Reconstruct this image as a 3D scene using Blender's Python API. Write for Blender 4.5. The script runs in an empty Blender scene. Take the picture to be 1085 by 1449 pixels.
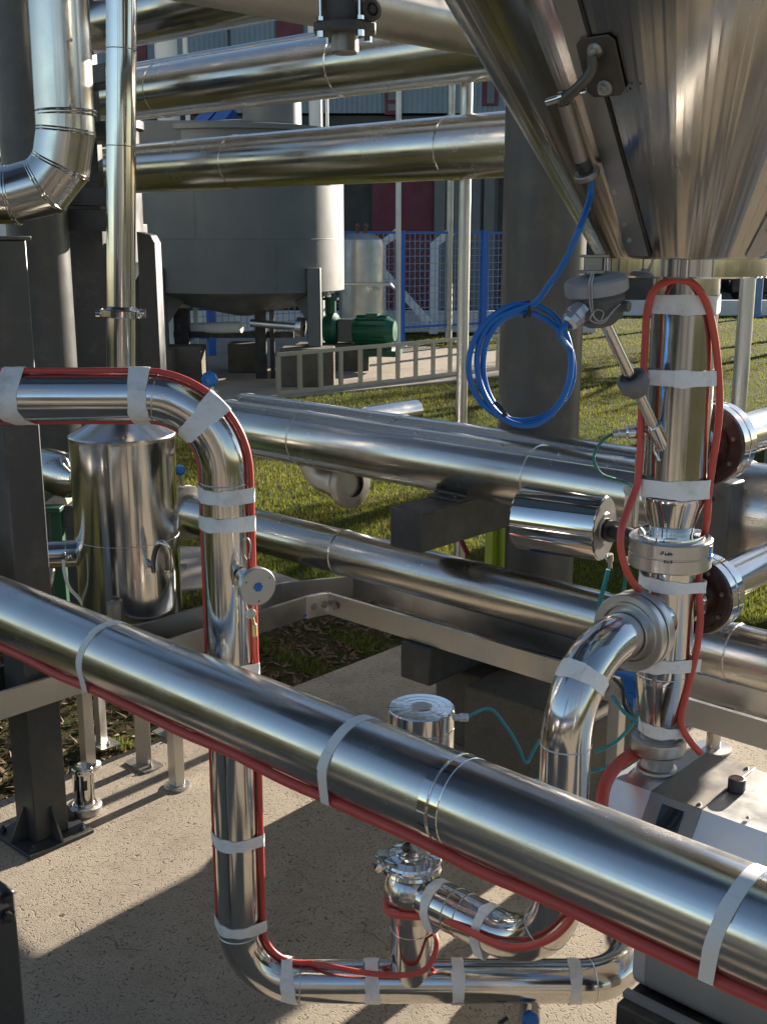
import bpy, math, random
import numpy as np
from mathutils import Vector as V, Matrix
random.seed(7); np.random.seed(7)
R = math.radians
sc = bpy.context.scene
COL = sc.collection

# ------------------------------------------------------------------ camera numbers
F, CX, CY, H = 1600.0, 542.5, 724.5, 2.2
TH = math.atan(390.0 / 1600.0)
FW = V((0, math.cos(TH), -math.sin(TH))); UP = V((0, math.sin(TH), math.cos(TH))); RT = V((1, 0, 0))
CAM = V((0, 0, H))
Z = V((0, 0, 1)); X = V((1, 0, 0)); Y = V((0, 1, 0))
A2R = R(42.5)
V2 = V((math.sin(A2R), math.cos(A2R), 0)); V1 = V((math.cos(A2R), -math.sin(A2R), 0))   # the plant's two axes

def ray(px, py): return FW + RT * ((px - CX) / F) - UP * ((py - CY) / F)
def P(px, py, y):
    d = ray(px, py); return CAM + d * (y / d.y)
def G(px, py, z=0.0):
    d = ray(px, py); return CAM + d * ((z - H) / d.z)
def proj(p):
    q = p - CAM; D = q.dot(FW); return CX + F * q.dot(RT) / D, CY - F * q.dot(UP) / D, D
def on_line(p, d, px, lo=-8, hi=8):
    best = None
    for i in range(4001):
        t = lo + (hi - lo) * i / 4000; q = p + d * t; x, y, D = proj(q)
        if D < .2: continue
        e = abs(x - px)
        if best is None or e < best[0]: best = (e, t)
    return best[1]

# ------------------------------------------------------------------ mesh builder
class MB:
    def __init__(s): s.v = []; s.f = []; s.uv = []
    def add(s, vs, fs, uvs=None):
        b = len(s.v); s.v += [V(p) for p in vs]
        for i, f in enumerate(fs):
            s.f.append([b + k for k in f])
            s.uv.append(uvs[i] if uvs else [(0, 0)] * len(f))
        return s
    def tube(s, pts, r, n=24, cap=True, shape=None, nrm=None, closed=False):
        pts = [V(p) for p in pts]; m = len(pts)
        rs = r if isinstance(r, (list, tuple)) else [r] * m
        T = []
        for i in range(m):
            a = pts[i - 1] if i > 0 else (pts[-1] if closed else pts[0]); b = pts[i + 1] if i < m - 1 else (pts[0] if closed else pts[-1])
            T.append((b - a).normalized())
        N = V(nrm) if nrm is not None else (Z if abs(T[0].z) < .9 else X)
        vs = []; us = [0.0]
        for i in range(m):
            N = (N - T[i] * N.dot(T[i]))
            N = N.normalized(); B = T[i].cross(N)
            k = shape if shape else [(math.cos(2 * math.pi * j / n), math.sin(2 * math.pi * j / n)) for j in range(n)]
            for (a, b) in k:
                sc_ = 1 if shape else rs[i]
                vs.append(pts[i] + N * (a * sc_) + B * (b * sc_))
            if i: us.append(us[-1] + (pts[i] - pts[i - 1]).length)
        n = len(shape) if shape else n
        rm = max(rs) if not shape else max(math.hypot(*q) for q in shape)
        fs = []; uv = []; c = 2 * math.pi * rm / n
        for i in range(m if closed else m - 1):
            i2 = (i + 1) % m; u2 = us[i2] if i2 else us[-1] + .01
            for j in range(n):
                j2 = (j + 1) % n
                fs.append((i * n + j, i * n + j2, i2 * n + j2, i2 * n + j))
                uv.append([(us[i], j * c), (us[i], (j + 1) * c), (u2, (j + 1) * c), (u2, j * c)])
        if cap and not closed:
            fs.append(tuple(reversed(range(n)))); uv.append([(vs[q] - pts[0]).to_2d()[:] for q in reversed(range(n))])
            fs.append(tuple((m - 1) * n + q for q in range(n))); uv.append([(vs[(m - 1) * n + q] - pts[-1]).to_2d()[:] for q in range(n)])
        return s.add(vs, fs, uv)
    def lathe(s, prof, o, ax=Z, n=40, close=False):
        """prof: list of (radius, height along ax). Radius 0 ends close themselves."""
        o = V(o); ax = V(ax).normalized()
        N = (X if abs(ax.x) < .8 else Y); N = (N - ax * N.dot(ax)).normalized(); B = ax.cross(N)
        vs = []; fs = []; uv = []; us = [0.0]
        for i, (r, h) in enumerate(prof):
            r = max(r, 1e-5)
            for j in range(n):
                a = 2 * math.pi * j / n
                vs.append(o + ax * h + N * (r * math.cos(a)) + B * (r * math.sin(a)))
            if i: us.append(us[-1] + math.hypot(r - prof[i - 1][0], h - prof[i - 1][1]))
        m = len(prof)
        for i in range(m - (0 if close else 1)):
            i2 = (i + 1) % m
            rr = max(prof[i][0], prof[i2][0]); c = 2 * math.pi * rr / n
            for j in range(n):
                j2 = (j + 1) % n
                fs.append((i * n + j, i * n + j2, i2 * n + j2, i2 * n + j))
                uv.append([(us[i], j * c), (us[i], (j + 1) * c), (us[i2], (j + 1) * c), (us[i2], j * c)])
        return s.add(vs, fs, uv)
    def disc(s, o, ax, r, h, n=40, ch=.004):
        ch = min(ch, h * .3, r * .3)
        return s.lathe([(0, 0), (r - ch, 0), (r, ch), (r, h - ch), (r - ch, h), (0, h)], o, ax, n)
    def torus(s, o, ax, Rr, r, n=48, m=8):
        return s.lathe([(Rr + r * math.cos(2 * math.pi * k / m), r * math.sin(2 * math.pi * k / m)) for k in range(m)], o, ax, n, True)
    def box(s, c, hx, hy, hz, ax=X, ay=Y, az=Z):
        c = V(c); ax, ay, az = V(ax) * hx, V(ay) * hy, V(az) * hz
        q = [c + ax * i + ay * j + az * k for k in (-1, 1) for j in (-1, 1) for i in (-1, 1)]
        fs = [(0, 2, 3, 1), (4, 5, 7, 6), (0, 1, 5, 4), (2, 6, 7, 3), (0, 4, 6, 2), (1, 3, 7, 5)]
        uv = [[(0, 0), (0, 2 * hy), (2 * hx, 2 * hy), (2 * hx, 0)], [(0, 0), (2 * hx, 0), (2 * hx, 2 * hy), (0, 2 * hy)],
              [(0, 0), (2 * hx, 0), (2 * hx, 2 * hz), (0, 2 * hz)], [(0, 0), (0, 2 * hz), (2 * hx, 2 * hz), (2 * hx, 0)],
              [(0, 0), (0, 2 * hz), (2 * hy, 2 * hz), (2 * hy, 0)], [(0, 0), (2 * hy, 0), (2 * hy, 2 * hz), (0, 2 * hz)]]
        return s.add(q, fs, uv)
    def prism(s, poly, vec):
        poly = [V(p) for p in poly]; vec = V(vec); n = len(poly)
        a, b = poly[0], poly[1]; e1 = (b - a).normalized()
        nn = V((0, 0, 0))
        for i in range(n): nn += (poly[i] - a).cross(poly[(i + 1) % n] - a)
        e2 = nn.normalized().cross(e1)
        if nn.dot(vec) > 0: poly = poly[::-1]
        vs = poly + [p + vec for p in poly]
        u = lambda p: ((p - a).dot(e1), (p - a).dot(e2))
        fs = [tuple(range(n)), tuple(reversed(range(n, 2 * n)))]
        uv = [[u(vs[k]) for k in fs[0]], [u(vs[k]) for k in fs[1]]]
        L = vec.length; d = 0
        for i in range(n):
            j = (i + 1) % n; e = (poly[j] - poly[i]).length
            fs.append((i, i + n, j + n, j)); uv.append([(0, d), (L, d), (L, d + e), (0, d + e)]); d += e
        return s.add(vs, fs, uv)
    def bar(s, a, b, w, h, up=Z):
        a, b = V(a), V(b); t = (b - a).normalized(); sd = t.cross(V(up)).normalized(); u = sd.cross(t)
        return s.box((a + b) / 2, (b - a).length / 2, w / 2, h / 2, t, sd, u)
    def bolt(s, o, ax, r=.009, h=.007):
        s.lathe([(0, h), (r, h), (r, 0)][::-1], o, ax, 6)
        return s.lathe([(r * .5, h), (r * .5, h * 1.8), (0, h * 1.9)], o, ax, 10)
    def build(s, name, mat, parent=None, loc=None, bev=0.0, seg=2, ang=28):
        me = bpy.data.meshes.new(name)
        if parent is not None: base = LOC[parent.name]
        else: base = V(loc) if loc is not None else (sum(s.v, V()) / len(s.v)).to_2d().to_3d() + V((0, 0, min(p.z for p in s.v)))
        me.from_pydata([p - base for p in s.v], [], s.f)
        uvl = me.uv_layers.new(name='UVMap')
        flat = [c for f in s.uv for q in f for c in q]
        uvl.data.foreach_set('uv', flat)
        me.materials.append(mat)
        me.polygons.foreach_set('use_smooth', [True] * len(me.polygons))
        me.set_sharp_from_angle(angle=R(ang)); me.update()
        o = bpy.data.objects.new(name, me); COL.objects.link(o)
        if parent is not None: o.parent = parent; LOC[o.name] = base
        else: o.location = base; LOC[o.name] = base
        if bev:
            b = o.modifiers.new('bevel', 'BEVEL'); b.width = bev; b.segments = seg; b.limit_method = 'ANGLE'; b.angle_limit = R(40); b.harden_normals = False
        return o
    def build_each(s, name, mat, parent, **k):
        """Every loose piece becomes an object of its own; pieces that touch stay together."""
        par = list(range(len(s.v)))
        def find(i):
            while par[i] != i: par[i] = par[par[i]]; i = par[i]
            return i
        for f in s.f:
            for q in f[1:]: par[find(q)] = find(f[0])
        bb = {}
        for i, p in enumerate(s.v):
            r = find(i); lo, hi = bb.get(r, (p, p)); bb[r] = (V(map(min, lo, p)), V(map(max, hi, p)))
        ks = list(bb); grp = {k_: k_ for k_ in ks}
        def g(k_):
            while grp[k_] != k_: k_ = grp[k_]
            return k_
        for i, a in enumerate(ks):
            for b in ks[i + 1:]:
                if all(bb[a][0][c] < bb[b][1][c] + .001 and bb[b][0][c] < bb[a][1][c] + .001 for c in range(3)): grp[g(a)] = g(b)
        out = {}
        for f, u in zip(s.f, s.uv): out.setdefault(g(find(f[0])), []).append((f, u))
        for fs in out.values():
            m = MB(); mp = {}
            for f, u in fs:
                for q in f:
                    if q not in mp: mp[q] = len(m.v); m.v.append(s.v[q])
                m.f.append([mp[q] for q in f]); m.uv.append(u)
            m.build(name, mat, parent, **k)
LOC = {}
def tag(o, label=None, cat=None, group=None, kind=None):
    if label: o['label'] = label
    if cat: o['category'] = cat
    if group: o['group'] = group
    if kind: o['kind'] = kind
    return o
def thing(name, label, cat, loc, group=None):
    o = bpy.data.objects.new(name, None); COL.objects.link(o); o.location = loc; o.empty_display_size = .1
    LOC[o.name] = V(loc); return tag(o, label, cat, group)
def dup(root, loc, label=None):
    def cp(o, par):
        c = o.copy(); COL.objects.link(c); c.parent = par; LOC[c.name] = V(loc)
        for ch in list(o.children): cp(ch, c)
        return c
    r = cp(root, None); r.location = loc
    if label: r['label'] = label
    return r
def fillet(pts, rads, seg=14):
    pts = [V(p) for p in pts]; out = [pts[0]]
    for i in range(1, len(pts) - 1):
        a, b, c = pts[i - 1], pts[i], pts[i + 1]; r = rads[i - 1]
        d1 = (a - b).normalized(); d2 = (c - b).normalized(); al = d1.angle(d2)
        if r <= 0 or al > 3.1: out.append(b); continue
        t = r / math.tan(al / 2); p1 = b + d1 * t; ctr = b + (d1 + d2).normalized() * (r / math.sin(al / 2))
        u = (p1 - ctr); w = (b + d2 * t - ctr); tot = u.angle(w)
        for k in range(seg + 1):
            q = k / seg; out.append(ctr + (u * math.sin((1 - q) * tot) + w * math.sin(q * tot)) / math.sin(tot))
    out.append(pts[-1]); return out
def smooth(pts, n=8):
    """Catmull-Rom through the points."""
    pts = [V(p) for p in pts]; q = [pts[0] * 2 - pts[1]] + pts + [pts[-1] * 2 - pts[-2]]; out = []
    for i in range(1, len(q) - 2):
        a, b, c, d = q[i - 1:i + 3]
        for k in range(n):
            t = k / n
            out.append(.5 * ((2 * b) + (c - a) * t + (2 * a - 5 * b + 4 * c - d) * t * t + (3 * b - a - 3 * c + d) * t ** 3))
    out.append(pts[-1]); return out
class Path:
    def __init__(s, pts):
        s.p = [V(q) for q in pts]; s.s = [0.0]
        for a, b in zip(s.p, s.p[1:]): s.s.append(s.s[-1] + (b - a).length)
    def at(s, u):
        u = min(max(u, 0), s.s[-1])
        for i in range(len(s.s) - 1):
            if u <= s.s[i + 1] or i == len(s.s) - 2:
                L = s.s[i + 1] - s.s[i]
                return s.p[i].lerp(s.p[i + 1], (u - s.s[i]) / L if L > 1e-9 else 0)
    def tan(s, u): return (s.at(u + .004) - s.at(u - .004)).normalized()
    def near(s, px, py):
        best = (1e9, 0)
        for k in range(1201):
            u = s.s[-1] * k / 1200; x, y, D = proj(s.at(u)); e = (x - px) ** 2 + (y - py) ** 2
            if D > 0 and e < best[0]: best = (e, u)
        return best[1]
    def sub(s, a, b, n): return [s.at(a + (b - a) * k / n) for k in range(n + 1)]
def hull(ps):
    ps = sorted(set(ps))
    def half(q):
        o = []
        for p in q:
            while len(o) > 1 and (o[-1][0] - o[-2][0]) * (p[1] - o[-2][1]) - (o[-1][1] - o[-2][1]) * (p[0] - o[-2][0]) <= 0: o.pop()
            o.append(p)
        return o
    a = half(ps); b = half(ps[::-1]); return a[:-1] + b[:-1]
def tape(path, u, w, r, hoses=(), name='tape_strip', mat=None, parent=None, skew=0.0, gap=.0012, nrm=None):
    """A band wrapped round a pipe (and the hoses beside it) over the stretch u +- w/2 of its path. hoses: (offset vector, radius)."""
    t = path.tan(u); N = V(nrm) if nrm is not None else (Z if abs(t.z) < .9 else X)
    N = (N - t * N.dot(t)).normalized(); B = t.cross(N)
    def ring(g):
        ps = [((r + g) * math.cos(2 * math.pi * j / 56), (r + g) * math.sin(2 * math.pi * j / 56)) for j in range(56)]
        for off, hr in hoses:
            a, b = off.dot(N), off.dot(B)
            ps += [(a + (hr + g) * math.cos(2 * math.pi * j / 20), b + (hr + g) * math.sin(2 * math.pi * j / 20)) for j in range(20)]
        return hull([(round(a, 6), round(b, 6)) for a, b in ps])
    sh = ring(gap)
    pts = path.sub(u - w / 2, u + w / 2, 6); RN = random.Random(int(u * 1e4) + int(w * 1e5))
    m = MB(); m.tube(pts, r, shape=sh, nrm=N, cap=False)
    n = len(sh)
    ph = [RN.uniform(0, 6.28) for _ in range(4)]; jit = 1.0 if name == 'tape_strip' else .12
    for i, p in enumerate(m.v):
        k_, j = divmod(i, n); aa = 2 * math.pi * j / n; ed = abs(k_ - 3) / 3.0
        m.v[i] = p + t * (jit * (.0016 * math.sin(3 * aa + ph[0]) + .0011 * math.sin(7 * aa + ph[1])) * (1 if k_ > 3 else -1) * ed) + (p - path.at(u - w / 2 + w * k_ / 6)).normalized() * jit * (.0006 + .0006 * math.sin(9 * aa + ph[2] + k_))
    if skew:
        for i, p in enumerate(m.v):
            a, b = sh[i % n]; m.v[i] = p + t * (skew * (a if skew > 0 else b) / r * .5)
    # the loose end of the tape lapped over itself
    j0 = RN.randrange(n); q_ = [j0 + d for d in range(0, max(3, n // 10))]
    bv = len(m.v)
    for jj in q_:
        for k_ in (0, 6):
            p = m.v[k_ * n + jj % n]; m.v.append(p + (p - path.at(u)).normalized() * (.0013 + .0004 * (jj - j0)))
    for i in range(len(q_) - 1): lap = [bv + 2 * i, bv + 2 * i + 1, bv + 2 * i + 3, bv + 2 * i + 2]; m.f.append(lap); m.uv.append([(0, 0)] * 4)
    # turned-in edge so that the tape has a thickness
    c0 = pts[0]; c1 = pts[-1]; k = len(m.v); L = 6 * n
    e0 = [p + (c0 - p).normalized() * (gap * .9) for p in m.v[:n]]; e1 = [p + (c1 - p).normalized() * (gap * .9) for p in m.v[L:L + n]]
    m.v += e0 + e1
    for j in range(n):
        j2 = (j + 1) % n
        m.f.append([j2, j, k + j, k + j2]); m.uv.append([(0, 0)] * 4)
        m.f.append([L + j, L + j2, k + n + j2, k + n + j]); m.uv.append([(0, 0)] * 4)
    return m.build(name, mat or M['tape'], parent)

# ------------------------------------------------------------------ materials
M = {}
class NT:
    def __init__(s, name):
        s.m = bpy.data.materials.new(name); s.m.use_nodes = True; s.t = s.m.node_tree; s.n = s.t.nodes
        s.b = s.n['Principled BSDF']; s.out = s.n['Material Output']
    def new(s, t, **k):
        n = s.n.new(t)
        for a, b in k.items():
            if a in n.inputs: n.inputs[a].default_value = b
            else: setattr(n, a, b)
        return n
    def link(s, a, b): s.t.links.new(a, b)
    def coord(s, kind='UV', scale=(1, 1, 1)):
        c = s.new('ShaderNodeTexCoord'); mp = s.new('ShaderNodeMapping'); mp.inputs['Scale'].default_value = scale
        s.link(c.outputs[kind], mp.inputs[0]); return mp.outputs[0]
    def noise(s, vec, scale, detail=3, rough=.55):
        n = s.new('ShaderNodeTexNoise', Scale=scale, Detail=detail, Roughness=rough); s.link(vec, n.inputs['Vector']); return n.outputs['Fac']
    def ramp(s, fac, stops):
        r = s.new('ShaderNodeValToRGB'); e = r.color_ramp.elements
        while len(e) < len(stops): e.new(.5)
        for el, (p, c) in zip(e, stops): el.position = p; el.color = (*c, 1) if len(c) == 3 else c
        s.link(fac, r.inputs[0]); return r.outputs[0]
    def maprange(s, fac, a, b, lo=0, hi=1):
        m = s.new('ShaderNodeMapRange'); s.link(fac, m.inputs[0])
        for k, v in zip(range(1, 5), (lo, hi, a, b)): m.inputs[k].default_value = v
        return m.outputs[0]
    def bump(s, h, strength, dist, prev=None):
        b = s.new('ShaderNodeBump'); b.inputs['Strength'].default_value = strength; b.inputs['Distance'].default_value = dist
        s.link(h, b.inputs['Height'])
        if prev is not None: s.link(prev, b.inputs['Normal'])
        return b.outputs[0]
    def mix(s, fac, a, b, mode='MIX'):
        m = s.new('ShaderNodeMix', data_type='RGBA', blend_type=mode)
        for sock, val in ((m.inputs[0], fac), (m.inputs[6], a), (m.inputs[7], b)):
            if isinstance(val, (int, float)): sock.default_value = val
            elif isinstance(val, tuple): sock.default_value = (*val, 1)
            else: s.link(val, sock)
        return m.outputs[2]
    def set(s, **k):
        for a, b in k.items():
            sock = s.b.inputs[a.replace('_', ' ')]
            if isinstance(b, bpy.types.NodeSocket): s.link(b, sock)
            elif isinstance(b, tuple): sock.default_value = (*b, 1) if len(b) == 3 else b
            else: sock.default_value = b
        return s

def steel(name, base, rough, wave=.0, along=.5, around=14, brush=.0, spots=.25):
    t = NT(name)
    uv1 = t.coord('UV', (along, around, 1)); uv2 = t.coord('UV', (2.5, 260, 1)); ob = t.coord('Object')
    n1 = t.noise(uv1, 1.0, 2.2 if wave > .005 else 4, .5); n2 = t.noise(uv2, 1.0, 2, .5); n3 = t.noise(ob, 5.0, 5, .65); n4 = t.noise(ob, 42.0, 4, .7)
    col = t.mix(t.maprange(n3, 0, .35, .35, .75), base, tuple(c * .72 for c in base))
    col = t.mix(t.maprange(n4, 0, spots * .6, .68, .76), col, tuple(c * .45 for c in base))
    r1 = t.maprange(n3, rough * .75, rough * 1.35, .3, .7)
    ad = t.new('ShaderNodeMath', operation='ADD'); t.link(r1, ad.inputs[0]); t.link(t.maprange(n2, -.03, .05), ad.inputs[1])
    dr = t.noise(t.coord('Object', (30, 30, 2.2)), 1.0, 4, .65); n5 = t.noise(ob, 13.0, 5, .7)
    a2 = t.new('ShaderNodeMath', operation='ADD'); t.link(ad.outputs[0], a2.inputs[0]); t.link(t.maprange(n5, 0, .035, .54, .72), a2.inputs[1]); ad = a2
    a3 = t.new('ShaderNodeMath', operation='ADD'); t.link(ad.outputs[0], a3.inputs[0]); t.link(t.maprange(dr, 0, .035, .56, .75), a3.inputs[1]); ad = a3
    col = t.mix(t.maprange(dr, 0, .13, .56, .75), col, tuple(c * k for c, k in zip(base, (.62, .58, .50))))
    nrm = None
    if wave:
        nrm = t.bump(n1, 1.0, wave)
        if wave < .005: nrm = t.bump(t.noise(t.coord('UV', (along * .6, 52, 1)), 1.0, 2, .5), 1.0, .00022, nrm)
        if wave < .005: nrm = t.bump(t.noise(ob, 3.0, 1, .4), 1.0, wave * 2.2, nrm)
    if False: nrm = t.bump(n1, 1.0, wave)
    if brush: nrm = t.bump(n2, brush, .0004, nrm)
    t.set(Base_Color=col, Metallic=1.0, Roughness=ad.outputs[0])
    if nrm is not None: t.set(Normal=nrm)
    M[name] = t.m
def paint(name, base, rough=.45, dirt=.25, bump=.0, spec=.5):
    t = NT(name); ob = t.coord('Object')
    n1 = t.noise(ob, 3.0, 5, .65); n2 = t.noise(ob, 60.0, 3, .6)
    uvv = t.noise(t.coord('Object', (14, 14, 1.2)), 1.0, 4, .6)
    col = t.mix(t.maprange(n1, 0, dirt, .4, .75), base, tuple(c * .55 for c in base))
    col = t.mix(t.maprange(uvv, 0, dirt * .8, .5, .75), col, tuple(min(1, c * 1.25 + .01) for c in base))
    if dirt == .3 and max(base) < .06:
        ch = t.noise(ob, 22.0, 6, .75); col = t.mix(t.maprange(ch, 0, .8, .655, .68), col, (.13, .055, .028)); du = t.noise(ob, 8.0, 6, .7); col = t.mix(t.maprange(du, 0, .45, .5, .75), col, (.13, .12, .105))
    t.set(Base_Color=col, Roughness=t.maprange(n1, rough * .8, rough * 1.25, .3, .7), Specular_IOR_Level=spec)
    if bump: t.set(Normal=t.bump(n2, bump, .002))
    M[name] = t.m

steel('steel_satin', (.62, .61, .59), .20, .0004, .3, 10, .12, .08)
steel('steel_clad', (.64, .62, .585), .20, .0009, .5, 12, .06, .12)
steel('steel_polished', (.66, .65, .63), .11, .0007, .35, 16, .02, .12)
steel('steel_mirror', (.70, .69, .67), .07, .0002, .5, 10, .0, .1)
steel('steel_hopper', (.44, .42, .38), .15, .0085, .05, 3.4, .02, .0)
steel('steel_brushed', (.76, .755, .74), .33, .0002, 2, 8, .15, .1)
steel('steel_plate', (.55, .54, .52), .33, .0002, 2, 8, .15)
steel('steel_worn', (.42, .40, .37), .42, .0006, 2, 8, .2, .5)
steel('steel_black', (.14, .13, .115), .45, .0003, 2, 8, .1, .5)
steel('steel_dark', (.30, .285, .265), .40, .0003, 2, 8, .1, .5)
paint('paint_anthracite', (.036, .039, .041), .42, .3)
paint('paint_grey', (.052, .055, .057), .38, .3)
paint('paint_tank', (.118, .126, .124), .5, .2)
paint('paint_silo', (.62, .62, .60), .5, .2)
paint('paint_black', (.012, .012, .013), .45, .3)
paint('paint_casting', (.075, .077, .08), .5, .4, .4)
paint('paint_motor', (.16, .165, .17), .36, .35)
paint('paint_green', (.008, .10, .055), .35, .3)
paint('paint_darkgreen', (.006, .06, .03), .45, .3)
paint('paint_blue', (.01, .11, .46), .4, .3)
paint('paint_bluepale', (.17, .27, .44), .5, .2)
paint('plastic_blue', (.005, .12, .40), .35, .15)
paint('plastic_grey', (.13, .13, .13), .5, .2)
paint('plastic_lightgrey', (.28, .28, .29), .5, .2)
paint('plastic_teal', (.01, .22, .27), .3, .1)
paint('plastic_green', (.01, .16, .11), .3, .1)
paint('plastic_white', (.75, .75, .73), .45, .12)
paint('rubber_red', (.52, .070, .052), .42, .25, .15)
paint('maroon_reflection_cap', (.040, .016, .012), .22, .3)  # painted reflection on the flange faces; plain colour on the knob cap
paint('cable_blue', (.004, .125, .43), .38, .15)
paint('cable_yellow', (.45, .38, .14), .4, .2)
paint('paint_white', (.62, .62, .60), .6, .3)
paint('paint_maroon', (.115, .005, .022), .5, .2)
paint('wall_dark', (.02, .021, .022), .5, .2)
paint('paint_lime', (.22, .30, .02), .5, .2)
paint('leaf_brown', (.11, .065, .030), .8, .5)
def tape_mat():
    t = NT('tape'); ob = t.coord('Object')
    n = t.noise(ob, 55, 3, .6); n2 = t.noise(ob, 16, 5, .7)
    col = t.mix(t.maprange(n2, 0, .75, .50, .75), (.74, .745, .74), (.46, .44, .39))
    t.set(Base_Color=col, Roughness=.5, Normal=t.bump(n, .6, .004), Specular_IOR_Level=.4); M['tape'] = t.m
tape_mat()
def concrete(name, c1, c2, pits=.6):
    t = NT(name); ob = t.coord('Object')
    big = t.noise(ob, .9, 6, .62); mid = t.noise(ob, 7, 5, .6); fine = t.noise(ob, 160, 4, .7)
    col = t.mix(t.maprange(big, 0, 1, .3, .7), c1, c2)
    col = t.mix(t.maprange(mid, 0, .55, .42, .72), col, tuple(c * .62 for c in c1))
    col = t.mix(t.maprange(fine, 0, 1, .40, .66), col, tuple(c * .55 for c in c1))
    # pits and short scratches left by the float: stretched cells, each turned by a slow noise
    wob = t.new('ShaderNodeTexNoise', Scale=11.0, Detail=2.0); t.link(ob, wob.inputs['Vector'])
    vm = t.new('ShaderNodeVectorMath', operation='MULTIPLY_ADD'); t.link(wob.outputs['Color'], vm.inputs[0]); vm.inputs[1].default_value = (.16, .16, .16); t.link(ob, vm.inputs[2])
    mp = t.new('ShaderNodeMapping'); mp.inputs['Scale'].default_value = (46, 92, 60); mp.inputs['Rotation'].default_value = (0, 0, .4); t.link(vm.outputs[0], mp.inputs[0])
    vo = t.new('ShaderNodeTexVoronoi'); vo.inputs['Scale'].default_value = 1.0; t.link(mp.outputs[0], vo.inputs['Vector'])
    sel = t.new('ShaderNodeSeparateColor'); t.link(vo.outputs['Color'], sel.inputs[0])
    pit = t.maprange(vo.outputs['Distance'], 1, 0, .12, .32)
    keep = t.maprange(sel.outputs[0], 0, 1, .34, .42)
    mu = t.new('ShaderNodeMath', operation='MULTIPLY'); t.link(pit, mu.inputs[0]); t.link(keep, mu.inputs[1])
    mp2 = t.new('ShaderNodeMapping'); mp2.inputs['Scale'].default_value = (95, 120, 90); t.link(vm.outputs[0], mp2.inputs[0])
    vo2 = t.new('ShaderNodeTexVoronoi'); vo2.inputs['Scale'].default_value = 1.0; t.link(mp2.outputs[0], vo2.inputs['Vector'])
    sel2 = t.new('ShaderNodeSeparateColor'); t.link(vo2.outputs['Color'], sel2.inputs[0])
    m2 = t.new('ShaderNodeMath', operation='MULTIPLY'); t.link(t.maprange(vo2.outputs['Distance'], 1, 0, .15, .35), m2.inputs[0]); t.link(t.maprange(sel2.outputs[0], 0, .9, .40, .48), m2.inputs[1])
    mx = t.new('ShaderNodeMath', operation='MAXIMUM'); t.link(mu.outputs[0], mx.inputs[0]); t.link(m2.outputs[0], mx.inputs[1])
    st = t.noise(ob, 1.7, 6, .7); col = t.mix(t.maprange(st, 0, .55, .52, .66), col, tuple(c * .52 for c in c2))
    sp = t.noise(ob, 16, 4, .75); col = t.mix(t.maprange(sp, 0, .35, .62, .70), col, tuple(c * .45 for c in c2))
    wc = t.new('ShaderNodeVectorMath', operation='MULTIPLY_ADD'); t.link(wob.outputs['Color'], wc.inputs[0]); wc.inputs[1].default_value = (.12, .12, .12); t.link(ob, wc.inputs[2])
    vc = t.new('ShaderNodeTexVoronoi', feature='DISTANCE_TO_EDGE'); vc.inputs['Scale'].default_value = .85; t.link(wc.outputs[0], vc.inputs['Vector'])
    ck = t.new('ShaderNodeMath', operation='MULTIPLY'); t.link(t.maprange(vc.outputs['Distance'], 1, 0, .001, .003), ck.inputs[0]); t.link(t.maprange(st, 0, .7, .50, .56), ck.inputs[1])
    mx_ = t.new('ShaderNodeMath', operation='MAXIMUM'); t.link(mx.outputs[0], mx_.inputs[0]); t.link(ck.outputs[0], mx_.inputs[1]); mx = mx_
    pm = t.new('ShaderNodeMath', operation='MULTIPLY'); t.link(mx.outputs[0], pm.inputs[0]); pm.inputs[1].default_value = pits
    col = t.mix(pm.outputs[0], col, tuple(c * .22 for c in c1))
    inv = t.new('ShaderNodeMath', operation='SUBTRACT'); inv.inputs[0].default_value = 1; t.link(mx.outputs[0], inv.inputs[1])
    b = t.bump(inv.outputs[0], .7 * pits, .004); b = t.bump(fine, .8, .003, b); b = t.bump(mid, .35, .006, b)
    t.set(Base_Color=col, Roughness=.88, Normal=b, Specular_IOR_Level=.25); M[name] = t.m
concrete('concrete_slab', (.43, .37, .285), (.32, .28, .225), 1.0)
concrete('concrete_plinth', (.16, .14, .11), (.10, .09, .07), .4)
concrete('concrete_old', (.36, .33, .29), (.22, .20, .18), .5)
def soil():
    t = NT('soil_grass'); ob = t.coord('Object')
    a = t.noise(ob, .35, 5, .6); b = t.noise(ob, 5, 5, .65); c = t.noise(ob, 60, 4, .7)
    col = t.mix(t.maprange(b, 0, 1, .35, .65), (.040, .052, .012), (.062, .044, .022))
    col = t.mix(t.maprange(c, 0, .8, .4, .7), col, (.02, .020, .008))
    col = t.mix(t.maprange(a, 0, .5, .4, .65), col, (.085, .080, .022))
    t.set(Base_Color=col, Roughness=.95, Normal=t.bump(c, .9, .03), Specular_IOR_Level=.1); M['soil_grass'] = t.m
soil()
def blade():
    t = NT('grass_blade'); ob = t.coord('Object')
    a = t.noise(ob, .5, 4, .6); b = t.noise(ob, 25, 3, .6)
    col = t.mix(t.maprange(a, 0, 1, .35, .65), (.110, .150, .020), (.26, .235, .034))
    col = t.mix(t.maprange(b, 0, 1, .42, .62), col, (.068, .100, .014))
    t.set(Base_Color=col, Roughness=.6, Specular_IOR_Level=.25)
    tr = t.new('ShaderNodeBsdfTranslucent'); t.link(col, tr.inputs[0]); ms = t.new('ShaderNodeMixShader'); ms.inputs[0].default_value = .55
    t.link(t.b.outputs[0], ms.inputs[1]); t.link(tr.outputs[0], ms.inputs[2]); t.link(ms.outputs[0], t.out.inputs[0]); M['grass_blade'] = t.m
blade()
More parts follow.
